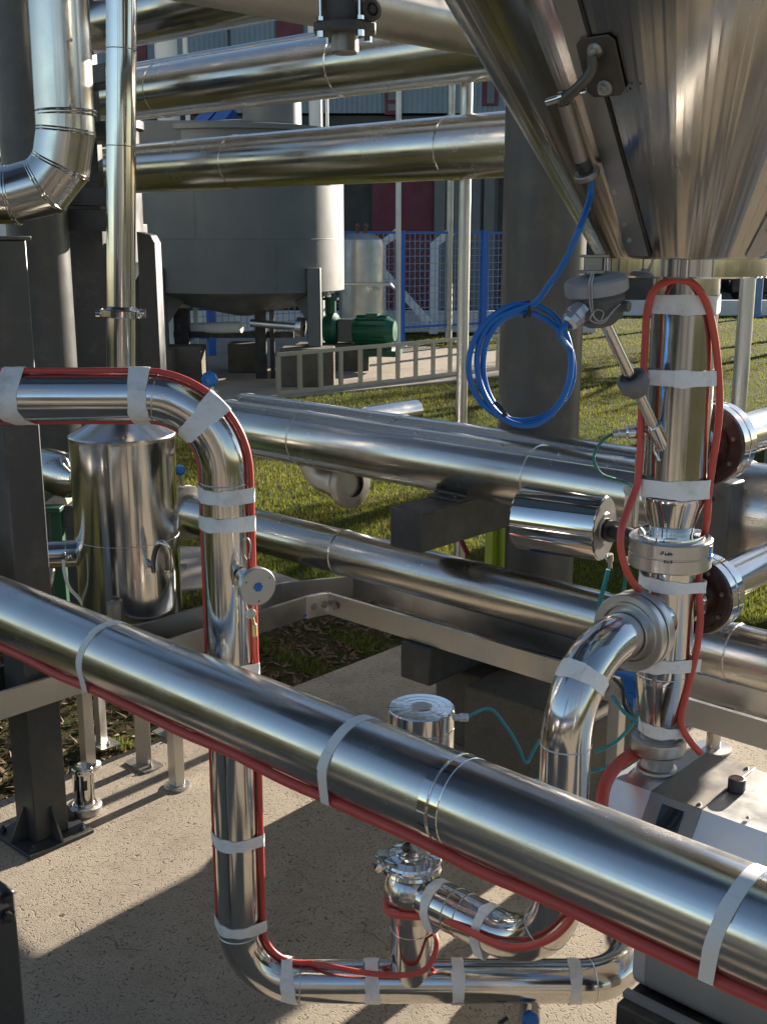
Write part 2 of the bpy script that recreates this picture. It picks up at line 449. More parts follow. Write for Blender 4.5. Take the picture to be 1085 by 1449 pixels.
def panel():
    t = NT('wall_panel'); w = t.new('ShaderNodeTexWave', Scale=1.0, Distortion=0.0); w.wave_profile = 'TRI'
    t.link(t.coord('Object', (2.2, 0, 0)), w.inputs[0]); ob = t.coord('Object')
    n = t.noise(ob, .8, 4, .6)
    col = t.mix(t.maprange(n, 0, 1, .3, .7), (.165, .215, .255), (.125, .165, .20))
    t.set(Base_Color=col, Roughness=.45, Metallic=.15, Normal=t.bump(w.outputs['Fac'], .5, .04)); M['wall_panel'] = t.m
panel()
def glass():
    t = NT('window_glass'); t.set(Base_Color=(.012, .016, .02), Roughness=.06, Specular_IOR_Level=.6); M['window_glass'] = t.m
glass()
def asphalt():
    t = NT('asphalt'); ob = t.coord('Object'); n = t.noise(ob, 40, 4, .7); a = t.noise(ob, .6, 4, .6)
    t.set(Base_Color=t.mix(t.maprange(a, 0, 1, .3, .7), (.055, .055, .058), (.075, .074, .072)), Roughness=.9, Normal=t.bump(n, .5, .01)); M['asphalt'] = t.m
asphalt()

# ------------------------------------------------------------------ ground, slab, lawn
m = MB(); m.add([(-220, -120, -.03), (220, -120, -.03), (220, 260, -.03), (-220, 260, -.03)], [(0, 1, 2, 3)])
tag(m.build('ground', M['soil_grass'], loc=(0, 0, -.03)), kind='structure')
C0 = G(632, 868)
L0 = G(300, 1015); C0 = L0 + V2 * ((C0 - L0).dot(V2))
pad = [C0, C0 + V1 * 9, C0 + V1 * 9 - V2 * 16, C0 - V2 * 16]
m = MB(); m.prism([(p.x, p.y, -.12) for p in pad], (0, 0, .12))
tag(m.build('concrete_floor', M['concrete_slab'], loc=(C0.x, C0.y, 0), bev=.012), kind='structure')
pathq = [G(225, 770), G(285, 772), G(432, 822), G(420, 850), G(300, 830), G(225, 835)]
m = MB(); m.prism([(p.x, p.y, -.10) for p in pathq], (0, 0, .095))
tag(m.build('path', M['concrete_old'], bev=.01), kind='structure')
yard = [(-16, 8.5), (-5.2, 12.9), (-1.49, 15.75), (1.69, 18.2), (2.75, 19.1), (2.6, 22.6), (1.2, 23.0), (-2, 27), (-16, 27)]
m = MB(); m.prism([(x, y, -.1) for x, y in yard], (0, 0, .105))
tag(m.build('pavement', M['concrete_slab'], loc=(0, 16, 0), bev=.01), kind='structure')
m = MB(); m.add([(3.2, 33.4, -.022), (80, 33.4, -.022), (80, 70, -.022), (3.2, 70, -.022)], [(0, 1, 2, 3)])
tag(m.build('road', M['asphalt'], loc=(10, 40, -.022)), kind='structure')

def inside(px, py, poly):
    px = np.asarray(px); py = np.asarray(py); r = np.zeros(px.shape, bool); n = len(poly)
    for i in range(n):
        x1, y1 = poly[i][0], poly[i][1]; x2, y2 = poly[(i + 1) % n][0], poly[(i + 1) % n][1]
        c = ((y1 > py) != (y2 > py)) & (px < (x2 - x1) * (py - y1) / (y2 - y1 + 1e-12) + x1); r ^= c
    return r
def blades(name, n, y0, y1, hlo, hhi, w0, label_mat, pw=1.3, spread=1.0, lie=0.5, xr=None, zoff=-.03, clump=True):
    u = np.random.rand(n); a = 1 - pw
    yy = (y0 ** a + u * (y1 ** a - y0 ** a)) ** (1 / a)
    lim = .37 * yy + .5
    xx = (np.random.rand(n) * 2 - 1) * lim if xr is None else xr[0] + np.random.rand(n) * (xr[1] - xr[0])
    ok = ~inside(xx, yy, [(p.x, p.y) for p in pad]) & ~inside(xx, yy, [(p.x, p.y) for p in pathq]) & ~inside(xx, yy, yard) & ~((yy > 32.8) & (xx > 4))
    if clump:
        f = np.sin(xx * 5.1 + 1.7 * np.sin(yy * 3.3)) * np.sin(yy * 4.3 + 1.3 * np.sin(xx * 2.9 + 1)) + .5 * np.sin(xx * 13 + yy * 9)
        near = (yy < 6.6) & (xx < .6)
        ok &= ~near | (f > .55)
    xx, yy = xx[ok], yy[ok]; k = len(xx)
    h = hlo + np.random.rand(k) * (hhi - hlo); sz = 1 + yy / 9; th = np.random.rand(k) * 6.283; ph = np.random.rand(k) * 6.283
    w = w0 * sz; h = h * (0.8 + .25 * sz); l = lie * h * np.random.rand(k)
    dx, dy = np.cos(th) * w, np.sin(th) * w
    base = np.stack([xx, yy, np.full(k, zoff)], 1)
    a_ = base + np.stack([dx, dy, 0 * w], 1); b_ = base - np.stack([dx, dy, 0 * w], 1)
    t_ = base + np.stack([np.cos(ph) * l, np.sin(ph) * l, h], 1)
    vs = np.stack([a_, b_, t_], 1).reshape(-1, 3); vs[:, 1] -= 10
    me = bpy.data.meshes.new(name); me.vertices.add(3 * k); me.vertices.foreach_set('co', vs.astype(np.float32).ravel())
    me.loops.add(3 * k); me.loops.foreach_set('vertex_index', np.arange(3 * k, dtype=np.int32))
    me.polygons.add(k); me.polygons.foreach_set('loop_start', np.arange(0, 3 * k, 3, dtype=np.int32)); me.polygons.foreach_set('loop_total', np.full(k, 3, np.int32))
    me.materials.append(label_mat); me.update(calc_edges=True)
    o = bpy.data.objects.new(name, me); o.location = (0, 10, 0); COL.objects.link(o); return o
tag(blades('grass', 320000, 4.3, 33, .012, .036, .0019, M['grass_blade'], 1.5), 'short green lawn grass around the concrete pad', 'grass', kind='stuff')
tag(blades('dry_leaves', 9000, 4.2, 7.0, .004, .018, .009, M['leaf_brown'], 1.1, lie=4.0, xr=(-2.4, .8), zoff=-.026, clump=False), 'brown dead leaves and dry stalks littering the soil beside the pad', 'leaf litter', kind='stuff')

# ------------------------------------------------------------------ the main foreground pipe
HR = .0118
fp = V((0, 2.147, 1.129)); FR = .0905
tl, tr_ = -3.4, 1.55
t = thing('steel_pipe', 'thick satin steel pipe crossing the whole foreground with white straps', 'pipe', fp + V1 * tl)
path = Path([fp + V1 * (tl + (tr_ - tl) * k / 40) for k in range(41)])
m = MB(); m.tube(path.p, FR, 96); m.build('pipe_wall', M['steel_satin'], t)
u = path.near(641, 1140)
m = MB()
for d in (-.014, .014):
    m.lathe([(FR, -.011), (FR + .0014, -.010), (FR + .0014, .010), (FR, .011)], path.at(u + d), V1, 96)
m.torus(path.at(u), V1, FR + .0005, .002, 96)
m.build('joint_band', M['steel_mirror'], t)
od = (-V2 * .56 - Z * .83).normalized(); hoff = od * (FR + HR * .92)
for px, py in ((150, 935), (494, 1085), (1042, 1310)):
    tape(path, path.near(px, py), .026, FR, [(hoff, HR)], 'white_strap', M['plastic_white'], t, skew=.035)
m = MB(); hp = []
for k in range(120):
    q = path.at(path.s[-1] * k / 119); hp.append(q + hoff + Z * (.0025 * math.sin(k * .55)) + V2 * (.0015 * math.sin(k * .9)))
m.tube(hp, HR, 20)
tag(m.build('red_hose', M['rubber_red']), 'red heating hose strapped under the thick foreground pipe', 'hose')

# ------------------------------------------------------------------ the loop of polished pipe in the middle
LY, LR, HL = 2.75, .059, .0076
pa = P(-260, 562, LY); zt = P(200, 562, LY).z; xv = -.394; zb = P(600, 1388, LY).z
pts = [V((pa.x, LY, zt)), V((xv, LY, zt)), V((xv, LY, zb)), V((P(890, 1388, LY).x, LY, zb)), V((P(890, 1388, LY).x + .09, LY + .7, zb))]
loop = Path(fillet(pts, [.185, .17, .155], 22))
t = thing('looped_pipe', 'polished steel pipe bending down and back along the floor, taped with white bands', 'pipe', (xv, LY, 0))
m = MB(); m.tube(loop.p, LR, 72, nrm=Y); m.build('pipe_wall', M['steel_polished'], t)
m = MB()
for px, py in ((222, 562), (318, 682), (335, 1318), (425, 1388), (835, 1388), (640, 1388), (8, 562)):
    u = loop.near(px, py); m.torus(loop.at(u), loop.tan(u), LR - .0006, .0022, 72, 6)
m.build_each('weld_seam', M['steel_plate'], t)
def off(u, s): return loop.tan(u).cross(Y).normalized() * (s * (LR + HL * .95))
for px, py, w, ou, inn, sk in ((28, 562, .052, 1, 1, .03), (201, 562, .045, 1, 1, .0), (283, 596, .050, 1, 1, .0), (318, 699, .036, 1, 1, 0), (320, 739, .036, 1, 1, .01),
                           (330, 945, .03, 1, 1, .02), (333, 1185, .034, 1, 1, .01), (335, 1306, .030, 1, 1, .01), (410, 1384, .042, 1, 0, -.035), (527, 1388, .040, 1, 0, -.006), (646, 1388, .034, 0, 0, .0), (811, 1388, .032, 0, 0, 0)):
    u = loop.near(px, py); hs = []
    if ou: hs.append((off(u, 1) - Y * .012, HL))
    if inn: hs.append((off(u, -.95) + Y * .022, HL))
    tape(loop, u, w, LR, hs, 'tape_strip', None, t, skew=sk, nrm=Y)
# the hose on the outside of the loop and round the valve branch
u1 = loop.near(440, 1388); out = [loop.at(u1 * k / 150) + off(u1 * k / 150, 1) - Y * .012 for k in range(151)]
out += smooth([out[-1]] + [P(x, y, yy) for x, y, yy in ((475, 1369, 2.695), (520, 1377, 2.67), (565, 1380, 2.668), (598, 1374, 2.672), (614, 1352, 2.69), (617, 1328, 2.72), (606, 1312, 2.79), (588, 1306, 2.82))], 8)[1:]
m = MB(); m.tube(out, HL, 16)
tag(m.build('red_hose', M['rubber_red']), 'red heating hose along the outer side of the looped pipe', 'hose')
u2 = loop.near(335, 1309); inn = [loop.at(u2 * k / 150) + off(u2 * k / 150, -.95) + Y * .022 for k in range(151)]
m = MB(); m.tube(inn, HL, 16)
tag(m.build('red_hose', M['rubber_red']), 'red heating hose along the inner underside of the looped pipe', 'hose')
# sensor puck with blue dot
t = thing('pressure_sensor', 'round steel sensor with blue centre dot on the vertical looped pipe', 'sensor', P(345, 822, 2.70))
ax = V((.52, -.83, -.02)).normalized(); o = P(345, 818, 2.70)
m = MB(); m.lathe([(0, -.03), (.012, -.03), (.012, .0), (.026, .0), (.027, .003), (.027, .052), (.022, .056), (.030, .060), (.030, .066), (.020, .066)], o, ax, 40); m.build('sensor_stem', M['steel_mirror'], t)
m = MB(); m.lathe([(0, .064), (.0455, .064), (.048, .067), (.048, .079), (.0465, .082), (0, .082)], o, ax, 56)
cap = m.build('sensor_cap', M['steel_plate'], t)
m = MB(); m.lathe([(0, .0855), (.0105, .0855), (.012, .0845), (.012, .0825)][::-1], o, ax, 6); m.build('blue_dot', M['plastic_blue'], t)
N_ = ax.cross(Z).normalized(); B_ = N_.cross(ax)
m = MB()
for k in range(3):
    a = k * 2.09 + .5; m.disc(o + ax * .0822 + N_ * (.036 * math.cos(a)) + B_ * (.036 * math.sin(a)), ax, .0022, .001, 10)
m.build_each('screw_hole', M['paint_black'], t)
m = MB()
q0 = P(352, 790, 2.66)
m.tube(smooth([q0 + V(d) for d in ((0, 0, .0), (.006, -.004, .03), (0, -.006, .052), (-.010, -.004, .046), (-.012, 0, .012), (-.006, 0, -.004))], 6), .0022, 8)
m.tube(smooth([P(352, 842, 2.67), P(348, 855, 2.66), P(353, 866, 2.66), P(359, 858, 2.66), P(358, 842, 2.67)], 6), .002, 8)
m.disc(P(355, 868, 2.665), V((.3, -1, 0)), .0135, .006, 20)
m.build('wire_clip', M['steel_plate'], t)
m = MB(); m.tube(smooth([P(357, 872, 2.66), P(360, 884, 2.655), P(361, 900, 2.655)], 6), [.0035] * 6 + [.006] * 7, 10); m.build('wire_end', M['cable_yellow'], t)

# ------------------------------------------------------------------ seat valve on the loop
bx, by = .077, LY; bz = P(580, 1258, LY).z
t = thing('seat_valve', 'steel angle valve with tall round actuator standing on the low pipe', 'valve', (bx, by, zb))
m = MB(); m.tube([(bx, by, zb + .02), (bx, by, bz - .03)], LR - .001, 56)
u_ = MB()
m.torus((bx, by, zb + .17), Z, LR - .001, .0016, 56)
m.build('branch_pipe', M['steel_polished'], t)
m = MB(); m.lathe([(LR, -.078)] + [(.0765 * math.cos(R(a)), .0765 * math.sin(R(a))) for a in range(-38, 48, 6)] + [(.052, .057), (.052, .064)], (bx, by, bz), Z, 56); m.build('valve_body', M['steel_clad'], t)
zc = bz + .062
m = MB(); m.lathe([(.060, 0), (.078, .0), (.081, .004), (.078, .012), (.072, .017), (.078, .022), (.081, .030), (.078, .036), (.060, .036)], (bx, by, zc), Z, 56)
m.lathe([(.062, .036), (.062, .046), (.045, .05), (.045, .06), (.03, .062)], (bx, by, zc), Z, 48)
cl = P(541, 1212, LY - .02)
m.box(cl, .012, .02, .012); m.tube([cl + V((-.018, 0, .002)), cl + V((.03, -.03, -.004))], .005, 10); m.lathe([(0, 0), (.011, 0), (.011, .012), (0, .013)], cl + V((-.012, -.03, -.014)), V((.3, -1, .1)), 6); m.box(cl + V((-.008, -.018, -.016)), .016, .008, .006, V((.8, -.5, -.2)).normalized(), V((.5, .8, 0)).normalized())
m.build('clamp_ring', M['steel_mirror'], t)
za = P(595, 1000, LY).z
m = MB(); m.lathe([(.028, zc + .05), (.028, za - .34), (.05, za - .335), (.05, za - .31)], (bx + .022, by, 0), Z, 40); m.build('valve_stem', M['steel_plate'], t)
AX = bx + .022
m = MB(); m.lathe([(0, za - .31), (.084, za - .31), (.088, za - .305), (.088, za - .052), (.0865, za - .05), (.088, za - .048), (.088, za - .004), (.085, za), (0.0, za)], (AX, by, 0), Z, 72); act = m.build('actuator', M['steel_mirror'], t)
m = MB()
for r0 in (.014, .03, .047, .066): m.torus((AX, by, za + .0002), Z, r0, .0006, 56, 6)
m.disc((AX, by, za), Z, .026, .003, 40, .001); m.box((AX - .012, by - .022, za + .002), .014, .002, .002); m.box((AX + .012, by - .004, za + .003), .012, .008, .002, V((.9, .4, 0)).normalized(), V((-.4, .9, 0)).normalized())
m.build('cap_marking', M['steel_plate'], t)
m = MB(); fo = V((AX + .086, by - .005, za - .028)); m.lathe([(0, 0), (.009, 0), (.009, .012), (.011, .013), (.011, .034), (.009, .037), (0, .037)], fo, X, 6); m.build('tube_fitting', M['steel_plate'], t)
m = MB(); m.tube(smooth([fo + X * .03, P(692, 1003, 2.73), P(716, 1028, 2.72), P(733, 1056, 2.71), P(744, 1079, 2.71), P(756, 1060, 2.74), P(768, 1043, 2.80), P(800, 1020, 3.0)], 10), .0042, 12)
tag(m.build('air_tube', M['plastic_teal']), 'teal air tube curving from the round valve actuator cap', 'tube')
m = MB(); m.tube(smooth([P(735, 1103, 2.9), P(765, 1104, 2.9), P(830, 1093, 2.95), P(870, 1082, 3.0)], 8), .0045, 10)
tag(m.build('air_tube', M['plastic_teal']), 'teal air tube lying low behind the steel elbow pipe', 'tube')

# elbow pipe from the valve up to the outlet column
CO = V((.725, 2.76, 0)); zf = P(905, 893, 2.635).z
ve = V((.424, 2.432, 0)); eb = [V((bx, by, bz)) + V1 * .06, ve + Z * bz, ve + Z * zf, V((CO.x, CO.y, zf)) - V2 * .05]
ep = Path(fillet(eb, [.19, .20], 22))
t = thing('elbow_pipe', 'polished steel pipe rising from the angle valve and bending into the outlet column', 'pipe', (ve.x, ve.y, bz))
m = MB(); m.tube(ep.p, LR, 72, nrm=V2); m.build('pipe_wall', M['steel_polished'], t)
m = MB()
for px, py in ((803, 1052), (667, 1280), (650, 1274), (760, 1300), (885, 900)):
    u = ep.near(px, py); m.torus(ep.at(u), ep.tan(u), LR - .0006, .0022, 72, 6)
m.build_each('weld_seam', M['steel_plate'], t)
ho = (-Z * .9 - V2 * .43).normalized() * (LR + .010)
for px, py, w, hs in ((624, 1268, .030, 1), (697, 1300, .028, 1), (822, 962, .036, 0), (922, 888, .018, 0)):
    u = ep.near(px, py); tape(ep, u, w, LR, [(ho, .0095)] if hs else [], 'tape_strip', None, t, nrm=V2)
u = ep.near(905, 893); fc = ep.at(u)
m = MB()
fc = V((CO.x, CO.y, zf)) - V2 * .185
m.lathe([(LR, -.002), (.068, -.002), (.072, -.010), (.078, -.010), (.080, -.006), (.094, -.006), (.097, -.003), (.097, .016), (.094, .019), (.080, .019), (.080, .027), (.094, .027), (.097, .030), (.097, .052), (.094, .056), (.05, .056)], fc, V2, 72)
m.build('flange', M['steel_plate'], t)
# lower hose on the elbow and valve
hz = [P(x, y, yy) for x, y, yy in ((640, 1300, 2.86), (560, 1262, 2.86), (546, 1282, 2.74), (556, 1293, 2.685), (585, 1297, 2.672), (612, 1297, 2.665), (632, 1303, 2.60), (660, 1316, 2.53), (692, 1332, 2.46), (722, 1340, 2.42), (752, 1338, 2.385), (782, 1326, 2.36), (803, 1306, 2.36), (818, 1280, 2.40))]
m = MB(); m.tube(smooth(hz, 10), .0095, 14)
tag(m.build('red_hose', M['rubber_red']), 'red heating hose looped round the angle valve ball and its elbow', 'hose')

# ------------------------------------------------------------------ outlet column under the hopper
def zat(py, y=2.76): return P(950, py, y).z
z_top, z_r1, z_r2 = 2.112, zat(700), zat(748)
t = thing('outlet_column', 'stack of steel pipe fittings dropping from the hopper outlet', 'pipe column', (CO.x, CO.y, zat(1090)))
RU, RM = .079, .071
m = MB(); m.lathe([(RU, z_top), (RU, z_r1 + .004)], CO, Z, 72)
m.torus(CO + Z * z_r1, Z, RU, .002, 72); m.build('upper_pipe', M['steel_polished'], t)
m = MB(); m.lathe([(RU, z_r1), (RU - .001, z_r1 - .012), (.055, z_r2 + .006), (.054, z_r2 - .004), (.082, z_r2 - .008), (.084, z_r2 - .014), (.084, z_r2 - .02)], CO, Z, 72); m.build('reducer', M['steel_mirror'], t)
zf1 = z_r2 - .018
m = MB(); m.lathe([(.06, zf1), (.100, zf1), (.1035, zf1 - .004), (.1035, zf1 - .036), (.1015, zf1 - .0375), (.1015, zf1 - .040), (.1035, zf1 - .0415), (.1035, zf1 - .072), (.100, zf1 - .076), (.06, zf1 - .077)], CO, Z, 80); vb = m.build('butterfly_valve', M['steel_plate'], t)
m = MB()                                                 # small worn black stamp marks on the rim: strokes, unreadable in the photo
for k, (a, dz, w, h) in enumerate(((-.46, .0, .004, .008), (-.42, .002, .006, .010), (-.34, .0, .007, .009), (-.27, .0, .007, .009), (-.21, .001, .005, .009), (-.36, -.020, .004, .008), (-.29, -.020, .006, .007), (-.21, -.020, .005, .008))):
    an = -math.pi / 2 + a; q = CO + V((math.cos(an), math.sin(an), 0)) * .1037 + Z * (zf1 - .022 + dz); tn = V((-math.sin(an), math.cos(an), 0))
    m.box(q, w / 2, .0006, h * .18, tn, V((math.cos(an), math.sin(an), 0))); m.box(q - tn * w * .3, w * .12, .0006, h / 2, tn, V((math.cos(an), math.sin(an), 0)))
    if k % 2: m.box(q + Z * h * .4, w / 2, .0006, h * .14, tn, V((math.cos(an), math.sin(an), 0)))
m.build('rim_stamp', M['paint_black'], vb)
m = MB(); an = -math.pi / 2 + .98; m.box(CO + V((math.cos(an), math.sin(an), 0)) * .1037 + Z * (zf1 - .03), .008, .001, .018, V((-math.sin(an), math.cos(an), 0)), V((math.cos(an), math.sin(an), 0))); m.build('blue_sticker', M['plastic_blue'], vb)
zl = zat(950); zl2 = zat(1022)
m = MB(); m.lathe([(RM, zf1 - .074), (RM, zl), (RM - .001, zl - .012), (.052, zl2 + .01), (.049, zl2)], CO, Z, 72); m.torus(CO + Z * zl, Z, RM - .0005, .002, 72); m.torus(CO + Z * (zl - .016), Z, RM - .003, .0016, 72); m.build('lower_pipe', M['steel_polished'], t)
zn = zat(1036); zb2 = zat(1088)
m = MB(); m.lathe([(.049, zl2 + .001), (.047, zn), (.046, zn - .006), (.050, zn - .010)], CO, Z, 56)
m.lathe([(.05, zn - .010), (.064, zn - .008), (.0715, zn - .012), (.0725, zn - .018), (.0725, zn - .044), (.069, zn - .050), (.046, zn - .052), (.044, zn - .055), (.044, zb2 + .012), (.052, zb2 + .008), (.053, zb2 + .002), (.046, zb2 - .004)], CO, Z, 64); m.build('union_nut', M['steel_plate'], t)
for py, hw, hoses, sk in ((429, .044, 1, 0), (531, .038, 1, 0), (685, .046, 1, .0), (821, .032, 2, .01), (938, .036, 2, -.03), (1027, .032, 2, .01)):
    zz = zat(py); rr = RU if py < 700 else (RM if py < 945 else .051)
    cp = Path([CO + Z * (zz + .1), CO + Z * (zz - .1)])
    hs = [(V((-1, -.45, 0)).normalized() * (rr + .008), .0095), (V((1, -.9, 0)).normalized() * (rr + .004), .0095)] if hoses == 1 and py != 429 else [(V((-1, -.45, 0)).normalized() * (rr + .008), .0095), (V((.62, -1, 0)).normalized() * (rr + .004), .0095)] if hoses == 1 else [(V((1, -.45, 0)).normalized() * (rr + .010), .0115)]
    tape(cp, .1, hw, rr, hs, 'tape_strip', None, t, skew=sk, nrm=X, gap=.002)
# side branches to the right
def side(zc_, name):
    c = V((CO.x, CO.y, zc_))
    m = MB(); m.lathe([(.05, .04), (.05, .105), (.058, .108), (.058, .12), (.05, .123), (.05, .145)], c, V2, 56); s_ = m.build('side_neck', M['steel_mirror'], t)
    m = MB(); m.lathe([(.05, .142), (.066, .142), (.068, .150), (.085, .150), (.087, .147), (.101, .147), (.104, .151), (.104, .157)], c, V2, 72); g_ = m.build('reflection_face', M['maroon_reflection_cap'], t)  # flange face in dark red, a reflection put into its colour
    m = MB(); m.lathe([(.101, .157), (.107, .157), (.107, .185), (.100, .187), (.100, .196), (.105, .198), (.105, .228), (.102, .232), (.088, .234), (.088, .262), (.085, .265), (.056, .266)], c, V2, 72)
    m.build('flange', M['steel_mirror'], t)
    m = MB(); p_ = [c + V2 * q for q in (.26, .9, 1.8, 3.0)]; m.tube(p_, .056, 56); m.build('side_pipe', M['steel_clad'], t)
    e = (X * 1 - Z * 0); Nn = V1; Bn = Z
    m = MB()
    for k in range(8):
        a = k * math.pi / 4 + .3; m.bolt(c + V2 * .147 + Nn * (.083 * math.cos(a)) + Bn * (.083 * math.sin(a)), -V2, .006, .004)
    m.build_each('flange_bolt', M['steel_dark'], g_)
zs1 = P(1030, 622, 2.95).z
side(zs1, 'u'); side(zf + .012, 'l')
m = MB(); q = CO + Z * zf + V2 * .215; a = -.9; m.box(q + V1 * (.1062 * math.cos(a)) + Z * (.1062 * math.sin(a)), .012, .012, .0012, V2, (V1 * -math.sin(a) + Z * math.cos(a)), V1 * math.cos(a) + Z * math.sin(a)); m.build('blue_sticker', M['plastic_blue'], t)
# red hose doubled over the column
RH = .0090
hl = [(912, 850, 2.72), (905, 838, 2.67), (888, 812, 2.645), (878, 778, 2.64), (879, 748, 2.655), (890, 715, 2.69), (901, 685, 2.715), (905, 640, 2.72), (908, 560, 2.72), (912, 490, 2.72), (915, 440, 2.72), (925, 411, 2.70), (944, 398, 2.675), (966, 396, 2.665), (985, 406, 2.665), (1000, 432, 2.675), (1010, 475, 2.69), (1016, 530, 2.70), (1017, 585, 2.705), (1010, 640, 2.71), (1003, 688, 2.715), (1000, 730, 2.72), (997, 752, 2.76), (992, 790, 2.80), (988, 815, 2.74), (989, 850, 2.715), (990, 880, 2.71), (984, 925, 2.71), (972, 975, 2.715), (963, 1012, 2.715), (966, 1032, 2.71), (978, 1052, 2.70), (991, 1066, 2.70)]
m = MB(); m.tube(smooth([P(*q) for q in hl], 8), RH, 16)
tag(m.build('red_hose', M['rubber_red']), 'red heating hose folded over the top of the outlet column', 'hose')
m = MB(); m.tube(smooth([P(*q) for q in ((980, 470, 2.66), (988, 520, 2.665), (998, 580, 2.675), (1003, 640, 2.69), (1000, 700, 2.70))], 8), .008, 12)
m2 = MB(); m2.tube(smooth([P(*q) for q in ((912, 1062, 2.80), (893, 1068, 2.76), (872, 1084, 2.68), (856, 1110, 2.60), (850, 1150, 2.54), (852, 1210, 2.52))], 8), .0165, 16)
tag(m2.build('red_hose', M['rubber_red']), 'thick red hose hanging over the left end of the pump cabinet', 'hose')

# ------------------------------------------------------------------ hopper
z0 = 2.155; rc0, slope = .218, .64
def cone_r(z): return rc0 + slope * (z - z0)
def on_cone(px, py, lift=0.0):
    d = ray(px, py)
    lo, hi = 1.2, 2.76
    f = lambda yy: (lambda q: math.hypot(q.x - CO.x, q.y - CO.y) - cone_r(q.z))(CAM + d * (yy / d.y))
    y_ = lo
    while y_ < hi and f(y_) > 0: y_ += .002
    q = CAM + d * (y_ / d.y); a = math.atan2(q.y - CO.y, q.x - CO.x)
    n = V((math.cos(a), math.sin(a), -slope)).normalized()
    return q + n * lift, n, a
t = thing('hopper', 'large conical stainless hopper with brushed underside above the outlet column', 'hopper', (CO.x, CO.y, zat(390)))
m = MB(); m.lathe([(.10, z0 - .004), (rc0 - .004, z0 - .004), (rc0, z0), (cone_r(3.45), 3.45), (cone_r(3.45), 4.6)], CO, Z, 144); m.build('cone', M['steel_hopper'], t)
m = MB(); m.lathe([(.07, z_top - .004), (.192, z_top - .004), (.196, z_top), (.196, z_top + .038), (.192, z_top + .042), (.08, z_top + .0425)], CO, Z, 96); m.build('outlet_flange', M['steel_mirror'], t)
def strip(pxa, pya, pxb, pyb, w, h, name, mat):
    a_, n_, an1 = on_cone(pxa, pya); b_, n2, an2 = on_cone(pxb, pyb); an = (an1 + an2) / 2
    g = V((math.cos(an), math.sin(an), 0)); n = (g - Z * slope).normalized(); tn = V((-math.sin(an), math.cos(an), 0))
    p0 = CO + g * cone_r(z0 + .004) + Z * (z0 + .004); p1 = CO + g * cone_r(3.3) + Z * 3.3
    m = MB(); ax_ = (p1 - p0).normalized(); m.box((p0 + p1) / 2, (p1 - p0).length / 2, w / 2, h, ax_, tn, n); return m, p0, p1, tn, n, an
m, p0, p1, tn, n, an = strip(800, 40, 905, 345, .052, .003, 'seam_strip', None); m.build('seam_strip', M['steel_worn'], t)
m = MB(); m.bar(p0 + n * .003 + tn * .030, p1 + n * .003 + tn * .030, .005, .005, n); m.build_each('seam_gap', M['paint_black'], t)
m = MB()
for fr in (.03, .06, .12, .8, .84): m.bolt(p0.lerp(p1, fr) + n * .003 - tn * .012, n, .006, .004)
m.build_each('seam_rivet', M['steel_plate'], t)
m, p0, p1, tn2, n2_, an_ = strip(1075, 345, 1085, 325, .05, .003, 'seam_strip', None); m.build('seam_strip', M['steel_worn'], t)
m = MB(); m.bolt(p0.lerp(p1, .05) + n2_ * .003, n2_, .007, .005); m.build_each('seam_rivet', M['steel_plate'], t)
m = MB()
for k in range(12):
    q, nn, a_ = on_cone(892 + random.uniform(-6, 18), 122 + random.uniform(-7, 9), .0003); m.disc(q, nn, random.uniform(.0012, .003), .0006, 8, .0002)
m.build('dirt_speck', M['paint_black'], t)
# level probe clamped to the hopper
q0, nn, a_ = on_cone(852, 92)
t = thing('level_probe', 'dark tube sensor held by a hinged bracket on the hopper cone', 'probe', q0)
g = V((math.cos(a_), math.sin(a_), 0)); gx = V((-math.sin(a_), math.cos(a_), 0)); gu = nn.cross(gx) * -1
if gu.z < 0: gu = -gu
m = MB()
hw, hh, c = .042, .062, .012
ps = [(-hw + c, -hh), (hw - c, -hh), (hw, -hh + c), (hw, hh - c), (hw - c, hh), (-hw + c, hh), (-hw, hh - c), (-hw, -hh + c)]
m.prism([q0 + gx * a + gu * b + nn * .004 for a, b in ps], nn * .006); m.build('bracket_plate', M['steel_black'], t, bev=.001)
m = MB(); bts = [on_cone(845, 68)[0], on_cone(859, 120)[0]]
for b in bts:
    m.lathe([(.016, .010), (.016, .013), (.0, .013)], b, nn, 24); m.lathe([(.0115, .013), (.0115, .024), (0, .024)], b, nn, 6); m.lathe([(.006, .024), (.006, .032), (0, .033)], b, nn, 14)
m.build_each('bracket_bolt', M['steel_plate'], t)
lv = [on_cone(846, 70, .026)[0], on_cone(848, 88, .036)[0], on_cone(835, 106, .052)[0], on_cone(818, 122, .060)[0]]
m = MB(); m.tube(smooth(lv, 6), .011, 14); m.build('lever_arm', M['steel_black'], t)
pa_, pb_ = on_cone(800, 123, .062)[0], on_cone(842, 111, .052)[0]
m = MB(); m.tube([pa_, pa_.lerp(pb_, .55)], .0085, 20); m.tube([pa_.lerp(pb_, .38), pa_.lerp(pb_, .5)], .013, 20); m.tube([pa_.lerp(pb_, .55), pb_], .004, 12); m.torus(pb_, gu, .007, .0022, 20, 6); m.build('pivot_pin', M['steel_mirror'], t)
r0_, r1_, r2_ = on_cone(818, 128, .050)[0], on_cone(838, 212, .040)[0], on_cone(843, 228, .038)[0]
m = MB(); m.tube([r0_, r1_], .0155, 28); m.build('probe_tube', M['steel_dark'], t)
m = MB(); m.tube([r1_, r2_], .0165, 28); m.build('probe_boot', M['paint_black'], t)
m = MB(); dd = (r2_ - r1_).normalized(); m.lathe([(.012, 0), (.026, .001), (.028, .004), (.028, .012), (.026, .015), (.010, .016)], r2_, dd, 36); m.build('probe_nut', M['steel_dark'], t)
rend = r2_ + dd * .012

